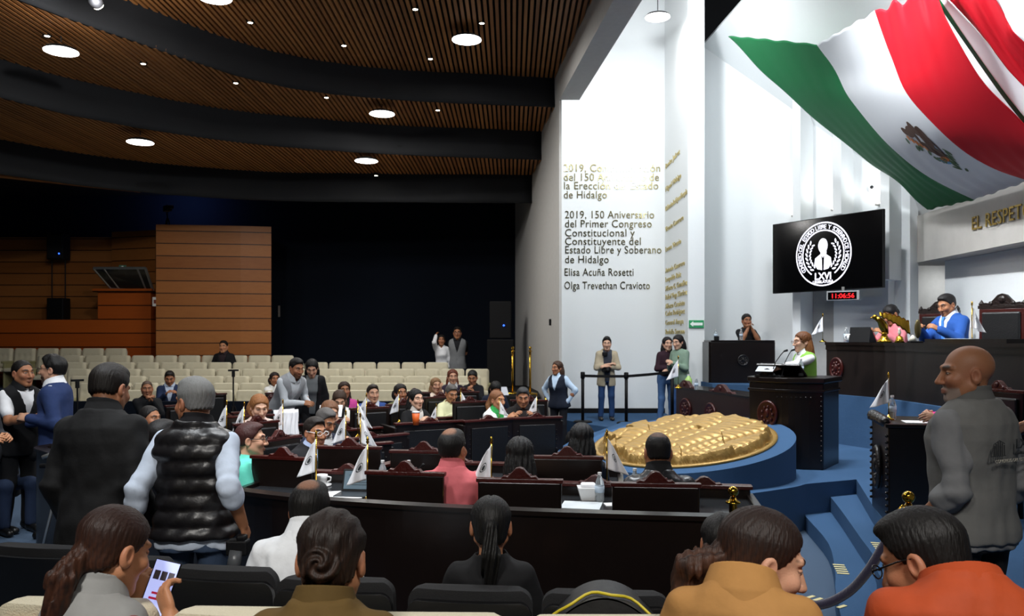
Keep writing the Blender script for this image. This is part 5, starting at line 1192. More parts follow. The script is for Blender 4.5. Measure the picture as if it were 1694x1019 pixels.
# stanchions
def brass_post(x, y, z, h, label, grp='brass rope posts'):
    t = thing('rope_stanchion', label, 'stanchion', (x, y, z), 0, grp)
    MB().lathe([(0.15, 0), (0.15, 0.015), (0.10, 0.03), (0.03, 0.05)], 24).build('base', M_brass, t, smooth=True)
    MB().lathe([(0.022, 0.03), (0.022, h-0.13)], 16).build('post', M_brass, t, smooth=True)
    MB().lathe([(0.024, h-0.16), (0.024, h-0.10), (0.044, h-0.098), (0.044, h-0.09), (0.024, h-0.08), (0.014, h-0.06)], 18).build('collar', M_brass, t, smooth=True)
    MB().ball((0, 0, h-0.03), 0.031, 18).build('ball_finial', M_brass, t, smooth=True); return t
S1 = Vector((X(1503, 4.05), 4.05, 0.153)); S2 = Vector((X(1213, 4.75), 4.75, 0.0))
brass_post(S1.x, S1.y, S1.z, 1.01, 'brass rope post with ball top beside the bald man'); brass_post(S2.x, S2.y, S2.z, 1.06, 'brass post whose ball top peeks over the dark bun')
rp = thing('velvet_rope', 'dark purple velvet rope sagging from the brass post to behind the tan coat', 'rope', (0, 0, 0))
M_velvet = mat('purple_velvet', '#241c38', 0.8, bump=0.2, scale=80, sheen=0.5)
ra = S1+Vector((-0.055, -0.01, 0.845)); RP = curve_pts([ra, W(1462, 903, 4.1), W(1435, 946, 4.15), W(1400, 982, 4.25), W(1352, 1001, 4.35), W(1300, 985, 4.5), S2+Vector((0.12, -0.05, 0.72)), S2+Vector((0.06, 0, 0.88))], 44)
MB().tube(RP, 0.024, 12).build('rope', M_velvet, rp, smooth=True)
r0, r1 = Vector(RP[0]), Vector(RP[2]); MB().tube([r0+Vector((0.005, 0, 0.03)), r0, r1], [0.012, 0.022, 0.029], 14).build('end_ferrule', M_brass, rp, smooth=True)
MB().tube([r0+Vector((0.005, 0, 0.03)), r0+Vector((0.0, 0, 0.075)), r0+Vector((0.02, 0, 0.095)), r0+Vector((0.05, 0, 0.085))], 0.006, 8).build('hook', M_brass, rp, smooth=True)
re = Vector(RP[-1]); MB().tube([Vector(RP[-3]), re, re+Vector((0, 0, 0.03))], [0.029, 0.022, 0.012], 12).build('end_ferrule', M_brass, rp, smooth=True)
brass_post(X(932, 14.3), 14.3, 0, 0.97, 'brass rope post before the woman with hairband'); brass_post(X(903, 14.7), 14.7, 0.0, 1.02, 'shorter brass post behind, at the dark stair block')
brass_post(X(848, 16.6), 16.6, 0.80, 0.96, 'tall brass post on the stair block by the cream seats'); brass_post(X(877, 16.4), 16.4, 0.80, 0.96, 'tall brass post on the stair block nearest the grey wall')
t = thing('velvet_rope', 'short blue rope hanging at the brass post by the hairband woman', 'rope', (0, 0, 0)); MB().tube(curve_pts([W(931, 655, 14.28), W(925, 672, 14.25), W(918, 690, 14.3)], 8), 0.022, 8).build('rope', M_velvet, t, smooth=True)
def belt_post(x, y, z, label):
    t = thing('belt_stanchion', label, 'stanchion', (x, y, z), 0, 'black belt posts')
    MB().lathe([(0.18, 0), (0.18, 0.012), (0.15, 0.03), (0.04, 0.04)], 24).build('base', M_black, t, smooth=True); MB().lathe([(0.03, 0.03), (0.03, 0.88)], 14).build('post', M_black, t, smooth=True); MB().lathe([(0.042, 0.82), (0.042, 0.93), (0.03, 0.94)], 14).build('belt_head', M_black, t, smooth=True); return t
q1 = Vector((X(964, 15.2), 15.2, ALC)); q2 = Vector((X(1036, 15.0), 15.0, ALC)); q3 = Vector((X(1112, 14.45), 14.45, STAGE))
belt_post(*q1, 'black belt post nearest the hairband woman'); belt_post(*q2, 'black belt post between the photographer and the two women'); belt_post(*q3, 'black belt post beside the low red desk, bag hung on it')
for a, b, lab in ((q1, q2, 'black barrier belt before the photographer in beige cardigan'), (q2, q3, 'black barrier belt before the two chatting women')):
    d_ = b-a; t = MB().extrude([a+Vector((0, 0, 0.84))+d_*0.02, a.lerp(b, 0.5)+Vector((0, 0, 0.835)), b+Vector((0, 0, 0.84))-d_*0.02, b+Vector((0, 0, 0.89))-d_*0.02, a.lerp(b, 0.5)+Vector((0, 0, 0.885)), a+Vector((0, 0, 0.89))+d_*0.02], (0.0, 0.003, 0)).build('barrier_belt', M_black); tag(t, lab, 'belt')
# tripods and speakers
def tripod(x, y, z, h, label, head):
    t = thing('tripod', label, 'tripod', (x, y, z), rnd.uniform(0, 2))
    for k in range(3):
        a = k*2*PI/3; MB().tube([(0.32*h*0.6*math.cos(a), 0.32*h*0.6*math.sin(a), 0), (0.02*math.cos(a), 0.02*math.sin(a), h*0.62)], 0.014, 6).build('leg', M_black, t)
    MB().tube([(0, 0, h*0.4), (0, 0, h)], 0.013, 8).build('column', M_black, t)
    if head == 'phone': MB().box((0, 0, h+0.05), (0.05, 0.03, 0.10)).build('phone_clamp', M_black, t, bevel=0.004); MB().box((0, 0, h+0.11), (0.17, 0.02, 0.03)).build('arm_bar', M_black, t)
    else: MB().box((0, 0, h+0.09), (0.14, 0.26, 0.14)).box((0.02, -0.2, h+0.1), (0.08, 0.16, 0.08)).build('video_camera', M_black, t, bevel=0.01); MB().tube([(0, 0.1, h), (0.12, 0.35, h-0.12)], 0.009, 6).build('pan_handle', M_black, t)
tripod(X(386, 13.6), 13.6, 0, 1.28, 'black phone tripod standing before the cream seats', 'phone'); tripod(X(128, 11.5), 11.5, 0, 1.22, 'short black tripod behind the man in blue suit', 'phone'); tripod(X(277, 20.4), 20.4, 4.66, 0.42, 'video camera on tripod atop the timber booth', 'cam')
t = thing('loudspeaker', 'black loudspeaker on stand against the booth rear panelling', 'speaker', (X(97, 20.85), 20.85, 2.25)); MB().box((0, 0, 2.0), (0.42, 0.36, 0.66)).build('cabinet', M_black, t, bevel=0.02); MB().box((0, -0.19, 2.0), (0.36, 0.02, 0.6)).build('grille', M_seatcloth, t)
for s in (-1, 1): MB().tube([(s*0.17, 0, 0.7), (s*0.17, 0, 1.7)], 0.015, 6).build('stand_pole', M_black, t)
MB().box((0, 0, 0.35), (0.42, 0.36, 0.7)).build('subwoofer', M_black, t, bevel=0.02); MB().ball((0.12, -0.2, 1.82), 0.02, 8).build('indicator', mat('blue_led', '#2a5cff', 0.4, emit=4), t)
t = thing('loudspeaker', 'tall black loudspeaker stack on the stair block with a blue light', 'speaker', (X(828, 19.0), 19.0, 0.80)); MB().box((0, 0, 0.55), (0.62, 0.5, 1.1)).build('subwoofer', M_black, t, bevel=0.02); MB().box((0.0, 0, 1.55), (0.5, 0.45, 0.86)).build('cabinet', M_black, t, bevel=0.02); MB().ball((0.08, -0.26, 1.42), 0.022, 8).build('indicator', mat('blue_led'), t)
t = thing('wall_switch', 'small dark intercom box on the grey side wall', 'intercom', (sx(15.5)-0.02, 15.5, Zp(533, 15.5))); MB().box((0, 0, 0), (0.04, 0.06, 0.12)).build('casing', M_black, t, bevel=0.004)
t = thing('floor_monitor', 'rounded black monitor box at the foot of the alcove step', 'speaker', (X(962, 12.9), 12.9, 0)); MB().lathe([(0.26, 0), (0.27, 0.3), (0.22, 0.44), (0.08, 0.5)], 18).build('casing', M_leather, t, smooth=True)
t = thing('exit_door', 'narrow dark door at the booth end with pale edge lights', 'door', (X(456, 21.9), 21.92, 0)); MB().box((0, 0, 1.6), (0.3, 0.06, 3.2)).build('leaf', M_navy, t); MB().box((0.1, -0.04, 2.65), (0.05, 0.02, 0.3)).build('hinge_plate', M_alu, t)
# crutch leaning at the rounded end of the partition
t = thing('forearm_crutch', 'grey forearm crutch leaning at the rounded partition end', 'crutch', (0, 0, 0)); a, b = W(75, 887, 6.55), W(104, 770, 6.5); a = b+(a-b)*((b.z-0.015)/(b.z-a.z))
MB().tube([a, b], 0.012, 8).build('shaft', M_alu, t, smooth=True); MB().tube([b, W(66, 771, 6.45)], [0.022, 0.018], 8).build('handgrip', M_black, t, smooth=True); MB().tube([W(70, 757, 6.42), W(99, 746, 6.45)], 0.016, 8).build('arm_cuff', M_alu, t, smooth=True); MB().tube([b, W(99, 746, 6.45)], 0.011, 8).build('upper_tube', M_black, t, smooth=True)
# chairs and desks in the left part of the ring are set with the people; hazard stickers on steps
M_stick = mat('yellow_tape', '#cfc490', 0.7)
for px, py, zt, rz, lab in ((1391, 942, 0.153, -0.25, 'on the lowest stage step'), (1455, 905, 0.307, -0.25, 'on the upper stage step'), (1366, 996, 0.153, 0.6, 'low on the step behind the rope')):
    Y = (CAMZ-zt)*F/(py-HY); m = MB()
    for k in range(5): m.box((0, 0.06*k-0.12, 0), (0.085, 0.028, 0.003))
    o = m.build('step_tape_marking', M_stick, loc=(X(px, Y), Y, zt+0.003)); o.rotation_euler.z = rz; tag(o, 'pale yellow striped tape mark '+lab, 'floor marking', 'step tape marks')
# backpack on the black seat
bp = thing('backpack', 'black backpack with yellow piping on the black seat', 'backpack', (X(1000, 3.12), 3.12, 0.465), -0.1); bp.scale = (1.0, 1.0, 1.2)
m = MB(); m.grid(lambda u, v: ((u-0.5)*0.50*(0.55+0.45*math.sin(PI*min(1, 0.25+0.75*(1-v)))), -0.13+0.02*math.cos((u-0.5)*3)-0.10*math.sin(PI*u)*(1-v*0.6), 0.02+v*0.40*(0.45+0.55*math.sin(PI*(0.12+0.76*u))**0.8)), 26, 14); m.grid(lambda u, v: ((0.5-u)*0.50*(0.55+0.45*math.sin(PI*min(1, 0.25+0.75*(1-v)))), 0.10, 0.02+v*0.40*(0.45+0.55*math.sin(PI*(0.12+0.76*(1-u)))**0.8)), 26, 14)
m.grid(lambda u, v: ((u-0.5)*0.50*0.90, -0.13+0.23*v, 0.02+0.40*(0.45+0.55*math.sin(PI*(0.12+0.76*u))**0.8)), 26, 4)
m.build('bag', mat('black_nylon', '#0d0d0f', 0.55, bump=0.4, scale=9), bp, smooth=True)
MB().tube([(-0.24+0.48*i/20, -0.10+0.02*math.sin(i), 0.40*(0.45+0.55*math.sin(PI*(0.12+0.76*i/20))**0.8)+0.028) for i in range(21)], 0.005, 6).build('piping', mat('yellow_piping', '#c9b52a', 0.5), bp, smooth=True)
MB().tube([(-0.13, -0.21, 0.22), (-0.02, -0.25, 0.33), (0.07, -0.23, 0.21)], 0.013, 6).build('strap', M_seatcloth, bp, smooth=True)
# ---------------------------------------------------------------- people
def LH(px, Y, z, face, h, wpt, x=None):
    v = Matrix.Rotation(-face, 3, 'Z') @ (Vector(wpt)-Vector((X(px, Y) if x is None else x, Y, z))); return tuple(v/(h/1.715))
SK1, SK2, SK3, SK4 = '#b47d5a', '#a06c4d', '#c6967a', '#d2a68c'
BLK = '#15110f'; BRN = '#2e1c13'
def add_text(info, body, size, u, m, name='back_lettering', sx_=1.0):
    """lettering on the back of a garment, u in the upper body frame"""
    p = info['wv'](info['ub'](u)); o = text_mesh(name, body, size, m, info['root'], tuple(float(a) for a in p), (PI/2, 0, PI), ext=0.0015, sx=sx_); return o
M_ink = mat('dark_thread', '#2a2c2e', 0.8); M_pale = mat('pale_thread', '#a9a59a', 0.8)
def in_hand(o): return o
# ---- near rows
f0 = 2.72; I = person('woman with brown ponytail in grey vest looking at a lit phone', 124, 2.34, 0.19, f0, 'sit', 1.66, True, skin=SK1, hair=('tail_low', '#24140f', '#4a2b1c'), top=('vest', '#8f8f8d'), under='#8a3f3a', lean=0.16, nod=0.30, turn=-0.12, sleeve='short',
    hands=(LH(124, 2.34, 0.19, f0, 1.66, W(282, 1020, 2.48)), LH(124, 2.34, 0.19, f0, 1.66, W(212, 990, 2.66))), curl=(0.75, 0.8), palm=((0.3, -0.6, 0.6), (-0.4, -0.6, 0.6)), hem=-0.12, collar='#8f8f8d')
ph = thing('smartphone', 'smartphone with bright white screen held by the woman with ponytail', 'phone', W(264, 972, 2.58)); ph.rotation_euler = (-0.35, 0.26, 0.10)
MB().bx(-0.041, 0.041, 0, 0.010, -0.085, 0.085).build('casing', M_black, ph, bevel=0.004); MB().bx(-0.037, 0.037, -0.0015, 0, -0.08, 0.081).build('screen', mat('phone_screen', '#b9c4ff', 0.3, emit=0.75), ph)
m = MB()
for k in range(3): m.bx(-0.030+0.022*k, -0.012+0.022*k, -0.003, -0.0015, 0.022, 0.05)
m.build('screen_picture', mat('phone_pic', '#55505a', 0.5), ph); MB().bx(-0.018, 0.018, -0.003, -0.0015, -0.022, -0.015).bx(-0.022, 0.022, -0.003, -0.0015, -0.038, -0.031).build('screen_button', mat('phone_red', '#c0264a', 0.5, emit=0.4), ph)
t = thing('transparent_cup', 'clear plastic wrapper held up behind the phone', 'wrapper', W(220, 953, 2.72)); t.rotation_euler = (0.2, -0.25, 0); MB().lathe([(0.028, -0.04), (0.030, 0.03), (0.022, 0.045), (0.012, 0.05)], 12, sy=0.6).build('film', M_clear, t, smooth=True)
person('woman with pinned dark bun in olive brown blazer', 527, 2.05, 0.25, PI-0.05, 'sit', 1.68, True, skin=SK1, hair=('bun', '#1a120e', '#3a2418'), top=('jacket', '#5f4a26', cloth_mat('#5f4a26')), under='#3a2d18', collar='#54411f', lean=0.10, nod=0.22, turn=0.05, duck=0.045, ch=0.02)
f1 = 2.80; person('woman with low ponytail in camel trench coat, face turned aside', 1222, 2.02, 0.23, f1, 'sit', 1.82, True, skin=SK3, hair=('tail_side', '#1d1310', '#4a2c1c'), top=('coat', '#a87a45', cloth_mat('#a87a45', 0.8)), collar='#a87a45', lean=0.26, nod=0.30, turn=-1.18, duck=0.115, ch=0.04, hands=((0.0, -0.4, 0.7), (0.1, -0.4, 0.7)), bulk=0.90)
f2_ = -3.25; person('man with glasses in rust orange jacket bending forward', 1640, 2.02, 0.21, f2_, 'sit', 1.84, skin=SK2, hair=('short', '#0f0c0b'), top=('jacket_top', '#a8441f', cloth_mat('#a8441f', 0.7)), collar='#a8441f', lean=0.32, nod=0.42, turn=0.85, duck=0.10, ch=0.04, glasses='#101012', hands=((-0.05, -0.45, 0.6), (0.1, -0.45, 0.6)), bulk=1.12)
# ---- black seat row
person('man in white shirt with thinning crown leaning to the desk', 492, 3.66, 0, PI+0.12, 'sit', 1.74, skin=SK2, hair=('short', '#131110'), top=('shirt', '#e3e6ea'), collar='#e3e6ea', lean=0.22, side=-0.05, nod=0.05, turn=-0.25, patch=0.75, bulk=1.08, duck=0.04)
person('woman in black blazer with sleek dark ponytail', 812, 3.52, 0, PI, 'sit', 1.66, True, skin=SK1, hair=('ponytail', '#121110'), top=('blazer', '#161618', cloth_mat('#161618')), under='#111', lean=0.02, nod=0.0)
person('woman with dark bun and brown jacket hidden behind the camel coat', 1196, 3.30, 0, PI-0.2, 'sit', 1.62, True, skin=SK2, hair=('bun', '#161414'), top=('sweater', '#4a3422'), lean=0.05, hands=((-0.15, -0.2, 0.62), (0.30, -0.05, 0.60)))
sheet(1137, 2.9, 0.62, 0.02, 0.14, 0.3, 'white slip of paper beside the camel coat').rotation_euler = (0.8, 0.3, 0.2)
# ---- standing men
f3 = -2.70; I = person('bald man with grey goatee in grey vest seen from behind', 1610, 3.72, 0.153, f3, 'stand', 1.75, skin='#9c6a4c', hair=('bald', BLK), top=('vest', '#6e6e6c', cloth_mat('#6e6e6c', 0.8)), under='#77787a', sleeve='roll', collar='#5e5e5d', lean=0.02, turn=0.95, nod=0.05, beard=('#8d8a86', 0.65), legs='#15161a', hands=((-0.19, -0.10, 0.92), (0.19, -0.12, 0.92)), bulk=1.12, hem=-0.09)
for txt, sz, u, mm_ in (('LXVI', 0.062, (-0.035, 0.176, 0.325), M_ink), ('LEGISLATURA', 0.018, (-0.035, 0.176, 0.300), M_ink), ('CONGRESO DEL ESTADO', 0.021, (0.10, 0.176, 0.270), M_pale)): add_text(I, txt, sz, u, mm_)
m = MB()
for k in range(6): m.bx(0.035+0.013*k, 0.0385+0.013*k, 0.172, 0.1755, 0.30, 0.345+0.018*(1-abs(k-2.5)/2.5))
m.tube([(0.125, 0.175, 0.30), (0.105, 0.175, 0.35), (0.07, 0.175, 0.365), (0.035, 0.175, 0.35)], 0.002, 5); m.tube([(0.125, 0.175, 0.30), (0.03, 0.175, 0.30)], 0.002, 5)
m.v = [tuple(I['wv'](I['ub'](v))) for v in m.v]; m.build('back_emblem', M_ink, I['root'])
person('man in black suit standing with his back to the camera, head bent', 166, 4.42, 0, PI-0.10, 'stand', 1.80, skin=SK2, hair=('short', '#17120f'), top=('jacket', '#141415', cloth_mat('#141415', 0.75)), under='#101010', collar='#171718', lean=0.10, side=0.03, nod=0.34, turn=-0.12, legs='#10131b', hands=((-0.22, -0.12, 0.88), (0.22, -0.08, 0.85)), bulk=1.12, hem=-0.10)
f4 = PI; I = person('grey haired man in black quilted vest over pale blue shirt', 322, 4.35, 0, f4, 'stand', 1.72, skin=SK2, hair=('short', '#6d6d6b', '#98989a'), top=('quilted', '#131214', mat('quilted_nylon', '#141214', 0.38, bump=0.35, scale=11, var=0.3)), under='#c0cbdc', sleeve='roll', collar='#18171a', lean=0.06, turn=0.95, nod=0.12, legs='#39485f',
    hands=(LH(322, 4.35, 0, f4, 1.72, W(402, 868, 4.28)), LH(322, 4.35, 0, f4, 1.72, W(226, 880, 4.32))), curl=(0.7, 0.35), bulk=1.10, hem=-0.06)
t = thing('camera', 'black camera with grey strap held by the man in quilted vest', 'camera', W(394, 905, 4.24)); MB().box((0, 0, 0), (0.11, 0.07, 0.08)).box((0.02, 0, 0.05), (0.05, 0.05, 0.03)).build('camera_body', M_black, t, bevel=0.01); MB().tube([(0, -0.03, -0.01), (-0.01, -0.05, -0.11)], [0.033, 0.036], 14).build('lens_barrel', mat('lens_grey', '#4b4d50', 0.35), t, smooth=True)
f5 = -1.45; person('bearded man in navy blue suit gripping the guard by the arm', 94, 7.95, 0, f5, 'stand', 1.76, skin=SK3, hair=('quiff', '#0f0d0c'), top=('jacket', '#26355c'), under='#e6e6e8', tie='#15151a', lean=0.04, beard=('#15110f', 0.85), legs='#1b2440', hands=(LH(94, 7.95, 0, f5, 1.76, W(46, 700, 8.1)), LH(94, 7.95, 0, f5, 1.76, W(48, 692, 7.75))), glasses='#202024')
f6 = 1.15; person('guard in black vest and white short sleeved shirt', 29, 8.15, 0, f6, 'stand', 1.72, skin=SK2, hair=('buzz', '#14110f'), top=('vest', '#141416'), under='#e8e8ea', sleeve='short', collar='#141416', legs='#111113', hands=(LH(29, 8.15, 0, f6, 1.72, W(56, 690, 7.85)), (0.2, -0.2, 1.0)))
person('person with glasses in dark top cut by the frame edge', -52, 6.9, 0, 1.3, 'stand', 1.70, skin=SK1, hair=('short', BLK), top=('sweater', '#2a2b30'), glasses='#15151a', hands=((-0.1, -0.3, 1.1), (0.1, -0.3, 1.1)), shoes='#222226')
person('seated person in dark jacket with hands at the chin beside the guard', 4, 8.3, 0, 0.9, 'sit', 1.64, True, skin=SK2, hair=('bob', BLK), top=('sweater', '#232427'), legs='#26324a', lean=0.25, hands=((-0.06, -0.32, 1.0), (0.05, -0.33, 1.0)))
person('person in pale checked shirt cut by the frame edge beside the vest logo', 1752, 5.3, STAGE, -2.0, 'stand', 1.60, skin=SK1, hair=('short', BLK), top=('shirt', '#b9c3d3'), legs='#202430', lean=0.1, hands=((-0.2, -0.15, 0.95), (0.22, -0.1, 1.0)))
f7 = -1.35; person('person in hot pink top at the stage edge desk, mostly hidden', 1603, 6.8, STAGE, f7, 'sit', 1.62, True, skin=SK3, hair=('bob', BRN), top=('blouse', '#e0408f'), lean=0.15, hands=(LH(1603, 6.8, STAGE, f7, 1.62, W(1534, 686, 6.6)), LH(1603, 6.8, STAGE, f7, 1.62, W(1540, 690, 6.4))))

chair(X(1603, 6.8)+0.04, 6.8, f7, 'dark chair of the person in hot pink at the stage edge', STAGE)
# ---- first and second ring, backs to the camera
person('man in salmon polo with bald spot seen from behind', 745, 5.55, 0, PI-0.12, 'sit', 1.74, skin=SK2, hair=('short', '#141211'), top=('polo', '#c8656a'), collar='#c8656a', lean=0.10, patch=0.8, turn=-0.30, bulk=1.14, sleeve='long')
zeb = mat('animal_print', '#d8b48a', 0.7)
nt = zeb.node_tree; b = nt.nodes['Principled BSDF']; tc = nt.nodes.new('ShaderNodeTexCoord'); wv_ = nt.nodes.new('ShaderNodeTexWave'); wv_.inputs['Scale'].default_value = 9; wv_.inputs['Distortion'].default_value = 9; wv_.inputs['Detail'].default_value = 1; cr = nt.nodes.new('ShaderNodeValToRGB')
cr.color_ramp.elements[0].position = 0.45; cr.color_ramp.elements[0].color = lin('#120e0c'); cr.color_ramp.elements[1].position = 0.5; cr.color_ramp.elements[1].color = lin('#cfa98a'); nt.links.new(tc.outputs['Object'], wv_.inputs['Vector']); nt.links.new(wv_.outputs['Fac'], cr.inputs[0]); nt.links.new(cr.outputs[0], b.inputs['Base Color'])
person('woman with long black hair in beige and black animal print blouse', 860, 5.50, 0, PI, 'sit', 1.68, True, skin=SK3, hair=('long', '#0e0c0c'), top=('blouse', '#d8b48a', zeb), lean=0.10, nod=0.1)
person('man in black leather jacket seen from behind', 1092, 5.40, 0, PI-0.02, 'sit', 1.74, skin=SK2, hair=('buzz', '#151212'), top=('jacket_top', '#1a1a1c', mat('black_jacket_leather', '#1b1b1e', 0.32, bump=0.25, scale=16)), collar='#1a1a1c', lean=0.12, nod=0.12, bulk=1.14, patch=0.3)
person('woman with long straight black hair in black, facing the stage', 962, 6.40, 0, PI-0.1, 'sit', 1.68, True, skin=SK3, hair=('long', '#0c0b0c'), top=('blouse', '#121214', mat('black_satin', '#141416', 0.35)), lean=0.12, nod=0.1)
f8 = 1.75; person('person in turquoise blouse with glasses beside the quilted vest', 398, 6.35, 0, f8, 'sit', 1.70, skin=SK3, hair=('short', '#3a1c1a'), top=('blouse', '#5cc0ab'), lean=0.12, glasses='#15151a', bulk=1.2)
person('person with black hair in pale pink shirt between the two standing men', 254, 6.55, 0, 2.2, 'sit', 1.70, skin=SK2, hair=('short', '#121010'), top=('shirt', '#d8b9bd'), collar='#d8b9bd', lean=0.1)
person('man with white mask mostly hidden behind the black suit', 240, 8.2, 0, 1.2, 'sit', 1.68, skin=SK2, hair=('thin', '#171413'), top=('sweater', '#1b1c20'), lean=0.1)

chair(X(398, 6.35), 6.35, f8, 'dark chair of the person in turquoise'); chair(X(254, 6.55), 6.55, 2.2, 'dark chair of the person in pale pink shirt'); chair(X(240, 8.2), 8.2, 1.2, 'dark chair of the masked man')
# ---- ring seats facing across: person, chair and desk together
def member(label, px, Y, face, fem, skin, hair, top, seat_label, desk_label, lean=0.15, hands=None, dd=0.62, w=1.0, medal=True, h=1.68, deskh=0.80, **k):
    hh = hands or ((-0.12, -0.42, 0.83), (0.14, -0.40, 0.83))
    I = person(label, px, Y, 0, face, 'sit', h, fem, skin=skin, hair=hair, top=top, lean=lean, hands=hh, **k)
    d = Vector((math.sin(face), -math.cos(face), 0)); p = Vector((X(px, Y), Y, 0))
    if seat_label: chair(p.x-d.x*0.02, p.y-d.y*0.02, face, 'dark leather armchair '+seat_label)
    if desk_label: q = p+d*dd; desk(q.x, q.y, face, w, 'dark desk with leather front '+desk_label, deskh, med=medal)
    return I
member('man in black suit with white rimmed glasses and clasped hands', 500, 7.15, 1.10, False, SK2, ('short', '#1c1512'), ('jacket', '#17171a'), 'of the man with white glasses', 'of the man with white glasses', under='#a9b6d6', lean=0.25, hands=((0.02, -0.40, 0.95), (0.09, -0.42, 0.95)), curl=1.0, glasses='#e8e8e8', bulk=1.2, turn=-0.25)
member('grey haired man looking down beside the glasses man', 524, 8.1, 0.95, False, SK2, ('short', '#4a4644', '#7a7876'), ('jacket', '#23283a'), None, None, nod=0.35, beard=('#6b6763', 0.4))
member('woman with light brown hair in sleeveless black top', 540, 9.0, 0.55, True, SK3, ('bob', '#6a4630', '#8a6444'), ('tanktop', '#151517'), None, 'of the woman in sleeveless black', sleeve='short', nod=0.2)
member('red haired woman in pale pink cardigan looking down', 424, 9.2, 0.55, True, SK4, ('bob', '#8a5a34', '#a87850'), ('sweater', '#ecd2c8'), 'of the red haired woman', 'of the red haired woman', nod=0.32, h=1.76)
member('woman with brown hair over her face in white jacket and black top', 561, 11.3, 0.25, True, SK3, ('long', '#3a2a20', '#5a4030'), ('jacket', '#e9e7e0'), None, 'of the woman in white jacket with papers', under='#151517', nod=0.5, h=1.66)
person('woman in magenta jacket behind the white jacket', 569, 12.7, 0, 0.35, 'sit', 1.68, True, skin=SK2, hair=('long', BRN), top=('jacket', '#c2458f'), under='#151517', lean=0.05)
member('man in blue suit and dark red tie with folded hands', 614, 12.0, 0.45, False, SK3, ('short', '#241c18'), ('jacket', '#2f4a86'), None, 'of the man with red tie', under='#dfe4ee', tie='#8a2030', hands=((0.0, -0.33, 0.86), (0.07, -0.34, 0.86)), bulk=1.1)
member('woman in olive green top resting her chin on her hand', 659, 12.2, 0.5, True, SK2, ('bob', '#191412'), ('blouse', '#6f7048'), None, None, hands=((0.02, -0.30, 1.0), (0.14, -0.36, 0.83)))
d1a = Vector((-1.42, 9.95, 0)); d1b = Vector((-0.62, 10.35, 0))
person('woman with long black hair in black blazer beside an orange cup', 684, 10.85, 0, 0.7, 'sit', 1.68, True, skin=SK4, hair=('long', '#0f0d0d'), top=('jacket', '#131315'), under='#c9c2bb', lean=0.10, hands=((-0.15, -0.36, 0.86), (0.10, -0.38, 0.86)))
chair(X(684, 10.95), 10.95, 0.7, 'dark leather armchair of the woman with orange cup')
c_ = (d1a+d1b)/2; desk(c_.x, c_.y, math.atan2((d1b-d1a).y, (d1b-d1a).x), (d1b-d1a).length, 'leather fronted desk with carved oval behind the salmon polo', 0.87)
member('grey haired woman in pale yellow sweater looking down', 741, 12.2, 0.5, True, SK1, ('short', '#4f4c4a', '#77736f'), ('sweater', '#d9d8ae'), 'of the woman in pale yellow', 'of the woman in pale yellow', nod=0.30, deskh=0.80)
d2a, d2b, d2c = Vector((-0.60, 10.15, 0)), Vector((0.0, 10.55, 0)), Vector((0.64, 10.75, 0))
person('woman with light brown hair in white blazer and green top', 812, 10.95, 0, 0.85, 'sit', 1.66, True, skin=SK1, hair=('ponytail', '#7a4f33', '#9a6c48'), top=('jacket', '#eef0f0'), under='#3fae5a', lean=0.20, hands=((-0.05, -0.36, 0.88), (0.12, -0.36, 0.88)))
person('man with grey black hair in dark jacket looking down at papers', 864, 11.3, 0, 0.05, 'sit', 1.70, skin=SK2, hair=('short', '#2b2b2c', '#4a4a4b'), top=('jacket', '#1d1a1a'), under='#2a2424', lean=0.18, nod=0.25, hands=((-0.14, -0.38, 0.88), (0.14, -0.40, 0.88)))
chair(X(790, 11.3), 11.3, 0.5, 'dark leather armchair behind the white blazer'); chair(X(876, 11.55), 11.55, 0.0, 'dark leather armchair of the man in dark jacket')
for a, b, lab in ((d2a, d2b, 'with plain leather front below the white blazer'), (d2b, d2c, 'with leather front below the man in dark jacket')):
    c_ = (a+b)/2; desk(c_.x, c_.y, math.atan2((b-a).y, (b-a).x), (b-a).length, 'dark desk '+lab, 0.88, med=False)
for px, Y, fc, lab in ((448, 8.5, 0.9, 'near the red haired woman'), (452, 11.6, 0.4, 'behind the man in grey sweater'), (625, 10.3, 0.6, 'beyond the desk flag, middle ring'), (320, 10.8, 0.8, 'beyond the quilted vest shoulder'), (350, 12.9, 0.5, 'by the navy partition, first'), (470, 13.2, 0.4, 'by the navy partition, second'), (690, 13.2, 0.3, 'behind the woman in olive'), (770, 13.4, 0.2, 'behind the woman in pale yellow')):
    chair(X(px, Y), Y, fc, 'empty dark leather armchair '+lab)
for px, Y, fc, lab in ((612, 9.2, 0.75, 'in the middle ring beside empty armchair'), (570, 9.9, 0.7, 'in the middle ring beyond sleeveless woman'), (445, 10.3, 0.6, 'before the man in grey sweater'), (340, 9.6, 0.8, 'beyond the quilted vest'), (830, 12.6, 0.2, 'behind the white blazer')):
    desk(X(px, Y), Y, fc, 1.0, 'dark leather fronted desk '+lab, 0.80)
t = thing('white_jacket', 'white garment draped over the armchair behind the glasses man', 'garment', (X(474, 10.0), 10.0, 0.69), 0.9); t.scale = (0.62, 1, 0.58); m = MB(); m.grid(lambda u, v: ((u-0.5)*0.48*(0.8+0.2*v)+0.01*math.sin(v*9), -0.05-0.05*math.sin(PI*u)+0.015*math.sin(u*25+v*3), 0.62*(1-v)), 24, 10); m.grid(lambda u, v: ((0.5-u)*0.48, 0.04+0.01*math.sin(u*20), 0.62*(1-v)), 24, 8); m.build('cloth', M_flagw, t, smooth=True, solid=0.012)
chair(X(473, 10.0)-0.22, 9.84, 0.9, 'dark armchair under the draped white garment')
